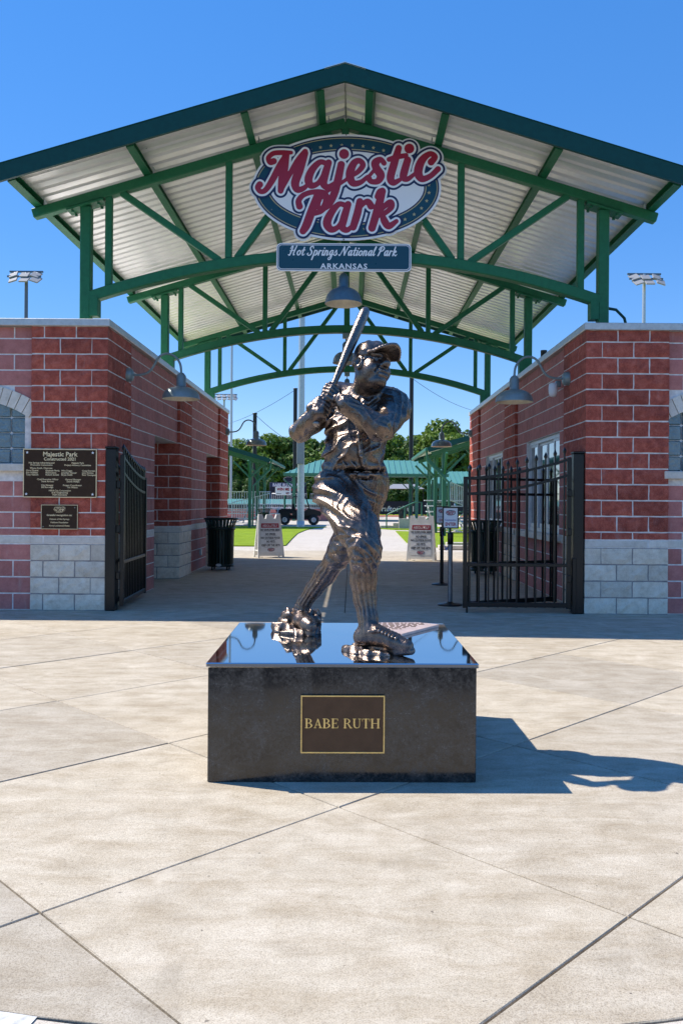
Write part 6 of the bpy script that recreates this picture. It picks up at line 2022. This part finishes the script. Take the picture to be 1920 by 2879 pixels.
# ------------------------------------------------------------------ bleachers with rails
def rail_panel(parent, x0, z0, x1, z1, h, n, y=0.0, name='railing'):
    m = MB()
    m.tube([(x0, y, z0), (x0, y, z0 + h), (x1, y, z1 + h), (x1, y, z1), (x0, y, z0)], 0.035, 6, caps=False)
    r = m.build(name, M['aluminium'], parent)
    for i in range(1, n):
        u = i / n
        MB().tube([(x0 + (x1 - x0) * u, y, z0 + (z1 - z0) * u), (x0 + (x1 - x0) * u, y, z0 + h + (z1 - z0) * u)], 0.018, 5).build('baluster', M['aluminium'], r)
def bleacher(loc, w, rows, label, flip=1):
    t = thing('bleachers', label, 'bleachers', loc, 0, 'aluminium bleachers')
    for i in range(rows):
        MB().cbox((0, i * 0.6, 0.45 + 0.28 * i), (w, 0.26, 0.05), 0.01).build('bench_plank', M['aluminium'], t)
        MB().cbox((0, i * 0.6 - 0.35, 0.18 + 0.28 * i), (w, 0.26, 0.04), 0.01).build('foot_plank', M['aluminium'], t)
    for x in (-w / 2 + 0.2, 0, w / 2 - 0.2):
        m = MB()
        m.bar((x, -0.4, 0.05), (x, rows * 0.6, 0.05), 0.06, 0.06); m.bar((x, -0.3, 0.2), (x, rows * .6 - .2, 0.28 * rows), 0.06, 0.06); m.bar((x, rows * .6 - .2, 0.05), (x, rows * .6 - .2, 0.28 * rows), .06, .06)
        m.build('support_frame', M['aluminium'], t)
    return t
b1 = bleacher((fpx(560) * 50, 50, 0), 4.2, 4, 'aluminium bleachers with barred railing beyond the left building')
rail_panel(b1, -2.4, 0.9, 1.6, 0.9, 1.15, 26, -0.2)
rail_panel(b1, -0.6, 0.2, 1.62, 0.75, 1.2, 16, -0.7)
b2 = bleacher((fpx(660) * 68, 68, 0), 6.5, 4, 'aluminium bleachers with barred railing behind the utility vehicle')
rail_panel(b2, -1.2, 0.95, 1.6, 0.95, 1.2, 18, -0.6)
rail_panel(b2, 1.9, 0.95, 4.6, 0.95, 1.2, 18, -0.6)
b3 = bleacher((fpx(1060) * 40, 40, 0), 3.2, 5, 'aluminium bleachers with stair railing beside the right building')
rail_panel(b3, -0.60, 1.58, 0.30, 1.22, 0.86, 11, -0.5)
for xa, xb in ((-0.9, 0.4), (0.4, -0.9)):
    MB().tube([(xa, -0.45, 0.1), (xb, -0.45, 1.3)], 0.03, 6).build('cross_brace', M['aluminium'], b3)
# teal dugout roof seen low behind the bleachers
dg = thing('dugout', 'low teal roofed dugout behind the left bleachers', 'dugout', (fpx(655) * 85, 85, 0))
MB().add([(-9, 0, 1.28), (9, 0, 1.28), (9, 2.0, 1.78), (-9, 2.0, 1.78), (-9, 0, 1.18), (9, 0, 1.18)], [(0, 1, 2, 3), (4, 5, 1, 0)]).build('roof', M['green_far'], dg)
MB().bb(-8.8, 8.8, 1.0, 2.4, 0, 1.2).build('wall', M['dark_room'], dg)
lw = thing('block_wall', 'low brown block wall behind the utility vehicle', 'wall', (fpx(665) * 66, 66, 0))
for i in range(14):
    for k in range(3):
        MB().cbox((-5.2 + 0.8 * i + (0.4 if k % 2 else 0), 0, 0.16 + 0.31 * k), (0.78, 0.3, 0.295), 0.01).build('block', M['smooth'], lw)

# ------------------------------------------------------------------ right-hand steps, handrail, bins, canopy tent
stp = thing('concrete_steps', 'pale concrete steps and low wall right of the statue knee', 'steps', (2.4, 47, 0))
for i in range(3):
    MB().cbox((0.55 + 0.35 * i, 0.2, 0.09 + 0.15 * i), (2.6 - 0.7 * i, 1.4, 0.16), 0.01).build('step', M['concrete_far'], stp)
MB().cbox((1.2, -0.75, 0.28), (1.9, 0.25, 0.58), 0.01).build('low_wall', M['concrete_far'], stp)
hr = thing('handrail', 'green pipe handrail rising beside the concrete steps', 'handrail', (1.98, 46.2, 0))
for dy in (0.0, 0.35):
    MB().tube([(0.0, dy, 0.0), (0.0, dy, 0.72), (0.1, dy, 0.82), (1.55, dy, 1.48), (1.95, dy, 1.48), (1.95, dy, 0.2)], 0.032, 8).build('rail', M['steel_far'], hr)
    MB().tube([(1.0, dy, 0.2), (1.0, dy, 1.23)], 0.028, 8).build('post', M['steel_far'], hr)
hr2 = thing('handrail', 'green pipe handrail low beside the right bleachers', 'handrail', (fpx(1020) * 41, 41, 0))
MB().tube([(0, 0, 0.3), (0, 0, 0.75), (1.6, 0, 1.25), (2.4, 0, 1.25), (2.4, 0, 0.3)], 0.035, 8).build('rail', M['steel_far'], hr2)
bin_thing((fpx(924.5) * 62, 62, 0), 'slatted green litter bin at the field edge right of the statue', 1.1, 0, False)
bin_thing((fpx(1020.5) * 38.5, 38.5, 0.35), 'light green slatted bin on the steps by the right shelter', 1.05, 0, False)
bin_thing((fpx(606) * 44, 44, 0), 'slatted green litter bin under the left shelter', 1.0, 0, False)
for i, (x, y, w) in enumerate(((3.9, 27.5, 1.5), (3.3, 25.6, 1.2))):
    MB().cbox((x, y, 0.07), (w, 0.5, 0.12), 0.01).build('landing_stone', M['concrete_far'], stp).matrix_parent_inverse = Matrix.Translation((-2.4, -47, 0))
tn = thing('canopy_tent', 'grey flat canopy tent standing beyond the far field fence', 'tent', (fpx(927) * 96, 96, 0))
MB().add([(-2.25, -1.5, 3.10), (2.25, -1.5, 3.10), (2.25, 1.5, 3.10), (-2.25, 1.5, 3.10), (-1.25, 0, 3.66), (1.25, 0, 3.66)], [(0, 1, 5, 4), (1, 2, 5), (2, 3, 4, 5), (3, 0, 4)]).build('canopy', M['tent'], tn)
for x in (-2.1, 2.1):
    MB().tube([(x, -1.4, 0), (x, -1.4, 3.10)], 0.05, 6).build('leg', M['black'], tn)

# ------------------------------------------------------------------ trees
def crown_mesh(name, seed, mat, n_lobe, leaves, rad, hgt):
    rnd = np.random.RandomState(seed)
    lob = []
    for i in range(n_lobe):
        a = rnd.uniform(0, TWO); rr = rad * math.sqrt(rnd.uniform(0, 1)) * 0.72
        z = rnd.uniform(0.05, 1.0)
        env = math.sin(math.pi * min(1, 0.18 + 0.80 * z)) ** 0.7
        lob.append((rr * env * math.cos(a), rr * env * math.sin(a), hgt * z * 0.86, rnd.uniform(0.20, 0.36) * rad))
    lob = np.array(lob)
    pick = rnd.randint(0, n_lobe, leaves)
    d = rnd.normal(size=(leaves, 3)); d /= np.linalg.norm(d, axis=1)[:, None]
    r = rnd.uniform(0.55, 1.05, leaves) ** 0.6
    pos = lob[pick, :3] + d * (lob[pick, 3] * r)[:, None] * np.array([1, 1, 0.8])
    nrm = d * 0.6 + rnd.normal(size=(leaves, 3)) * 0.6 + np.array([0, 0, 0.35])
    nrm /= np.linalg.norm(nrm, axis=1)[:, None]
    t = np.cross(nrm, rnd.normal(size=(leaves, 3))); t /= np.linalg.norm(t, axis=1)[:, None]
    b = np.cross(nrm, t)
    sz = rnd.uniform(0.10, 0.24, leaves)[:, None] * rad / 4.0 * 1.25
    V = np.stack([pos - t * sz, pos + b * sz * 0.55, pos + t * sz, pos - b * sz * 0.55], 1).reshape(-1, 3)
    me = bpy.data.meshes.new(name)
    me.from_pydata(V.tolist(), [], np.arange(len(V)).reshape(-1, 4).tolist())
    me.materials.append(mat)
    return me
def trunk_mesh(seed, h):
    rnd = random.Random(seed)
    m = MB()
    m.tube([(0, 0, -0.2), (0.1, 0, h * 0.3), (0.05, 0.1, h * 0.6), (0.1, 0, h * 0.8)], [0.32, 0.24, 0.16, 0.07], 9)
    for i in range(6):
        a = rnd.uniform(0, TWO); z = h * rnd.uniform(0.25, 0.6); L = rnd.uniform(1.2, 2.6)
        m.tube([(0.05, 0, z), (L * 0.5 * math.cos(a), L * 0.5 * math.sin(a), z + L * 0.5), (L * math.cos(a), L * math.sin(a), z + L * 1.0)], [0.12, 0.07, 0.03], 6)
    return m.mesh('trunk', M['bark'])
crowns = [crown_mesh('crown', 11, M['leaf'], 34, 9000, 4.2, 8.0), crown_mesh('crown', 12, M['leaf'], 40, 9000, 4.6, 9.0), crown_mesh('crown', 13, M['leaf_dark'], 36, 9000, 4.4, 8.0), crown_mesh('crown', 14, M['leaf'], 30, 9000, 3.8, 7.0)]
trunks = [trunk_mesh(i, 7.5) for i in range(2)]
rnd = random.Random(21)
def tree(x, y, s, k, label):
    t = thing('broadleaf_tree', label, 'tree', (x, y, 0), rnd.uniform(0, 6.28), 'trees beyond the ball fields')
    link('crown', crowns[k], t, (0, 0, 1.3))
    link('trunk', trunks[k % 2], t)
    t.scale = (s, s, s * rnd.uniform(0.95, 1.08))
    return t
ORD = ['first', 'second', 'third', 'fourth', 'fifth', 'sixth', 'seventh', 'eighth', 'ninth', 'tenth', 'eleventh']
def row(spec, y, ks, sc, lab):
    for i, px in enumerate(spec):
        tree(fpx(px) * y, y + rnd.uniform(-2, 2), sc[i % len(sc)], ks[i % len(ks)], lab % ORD[i])
row([505, 545, 588, 630, 672, 712, 752, 790], 125, [2, 0, 3, 1], [1.0, 1.05, 1.15, 1.22, 1.22, 1.15, 1.2, 1.15], '%s broadleaf tree from the left in the left part of the wooded backdrop')
row([840, 880, 918, 955, 992, 1030, 1068, 1105, 1150], 128, [0, 1, 3, 2], [1.08, 1.15, 1.22, 1.30, 1.32, 1.30, 1.30, 1.25, 1.2], '%s broadleaf tree from the left in the right part of the wooded backdrop')
row([560, 625, 690, 750], 150, [1, 2], [1.25, 1.35, 1.42, 1.4], '%s tall tree from the left at the back of the left wooded backdrop')
row([900, 945, 985, 1015, 1045, 1085], 150, [1, 3, 0], [1.45, 1.62, 1.70, 1.72, 1.72, 1.70], '%s tall tree from the left at the back of the right wooded backdrop')
row([540, 580, 620, 700, 760, 880, 905, 940, 975, 1010, 1050], 112, [2], [0.52, 0.55, 0.5], '%s low dark tree from the left at the front of the wooded backdrop')
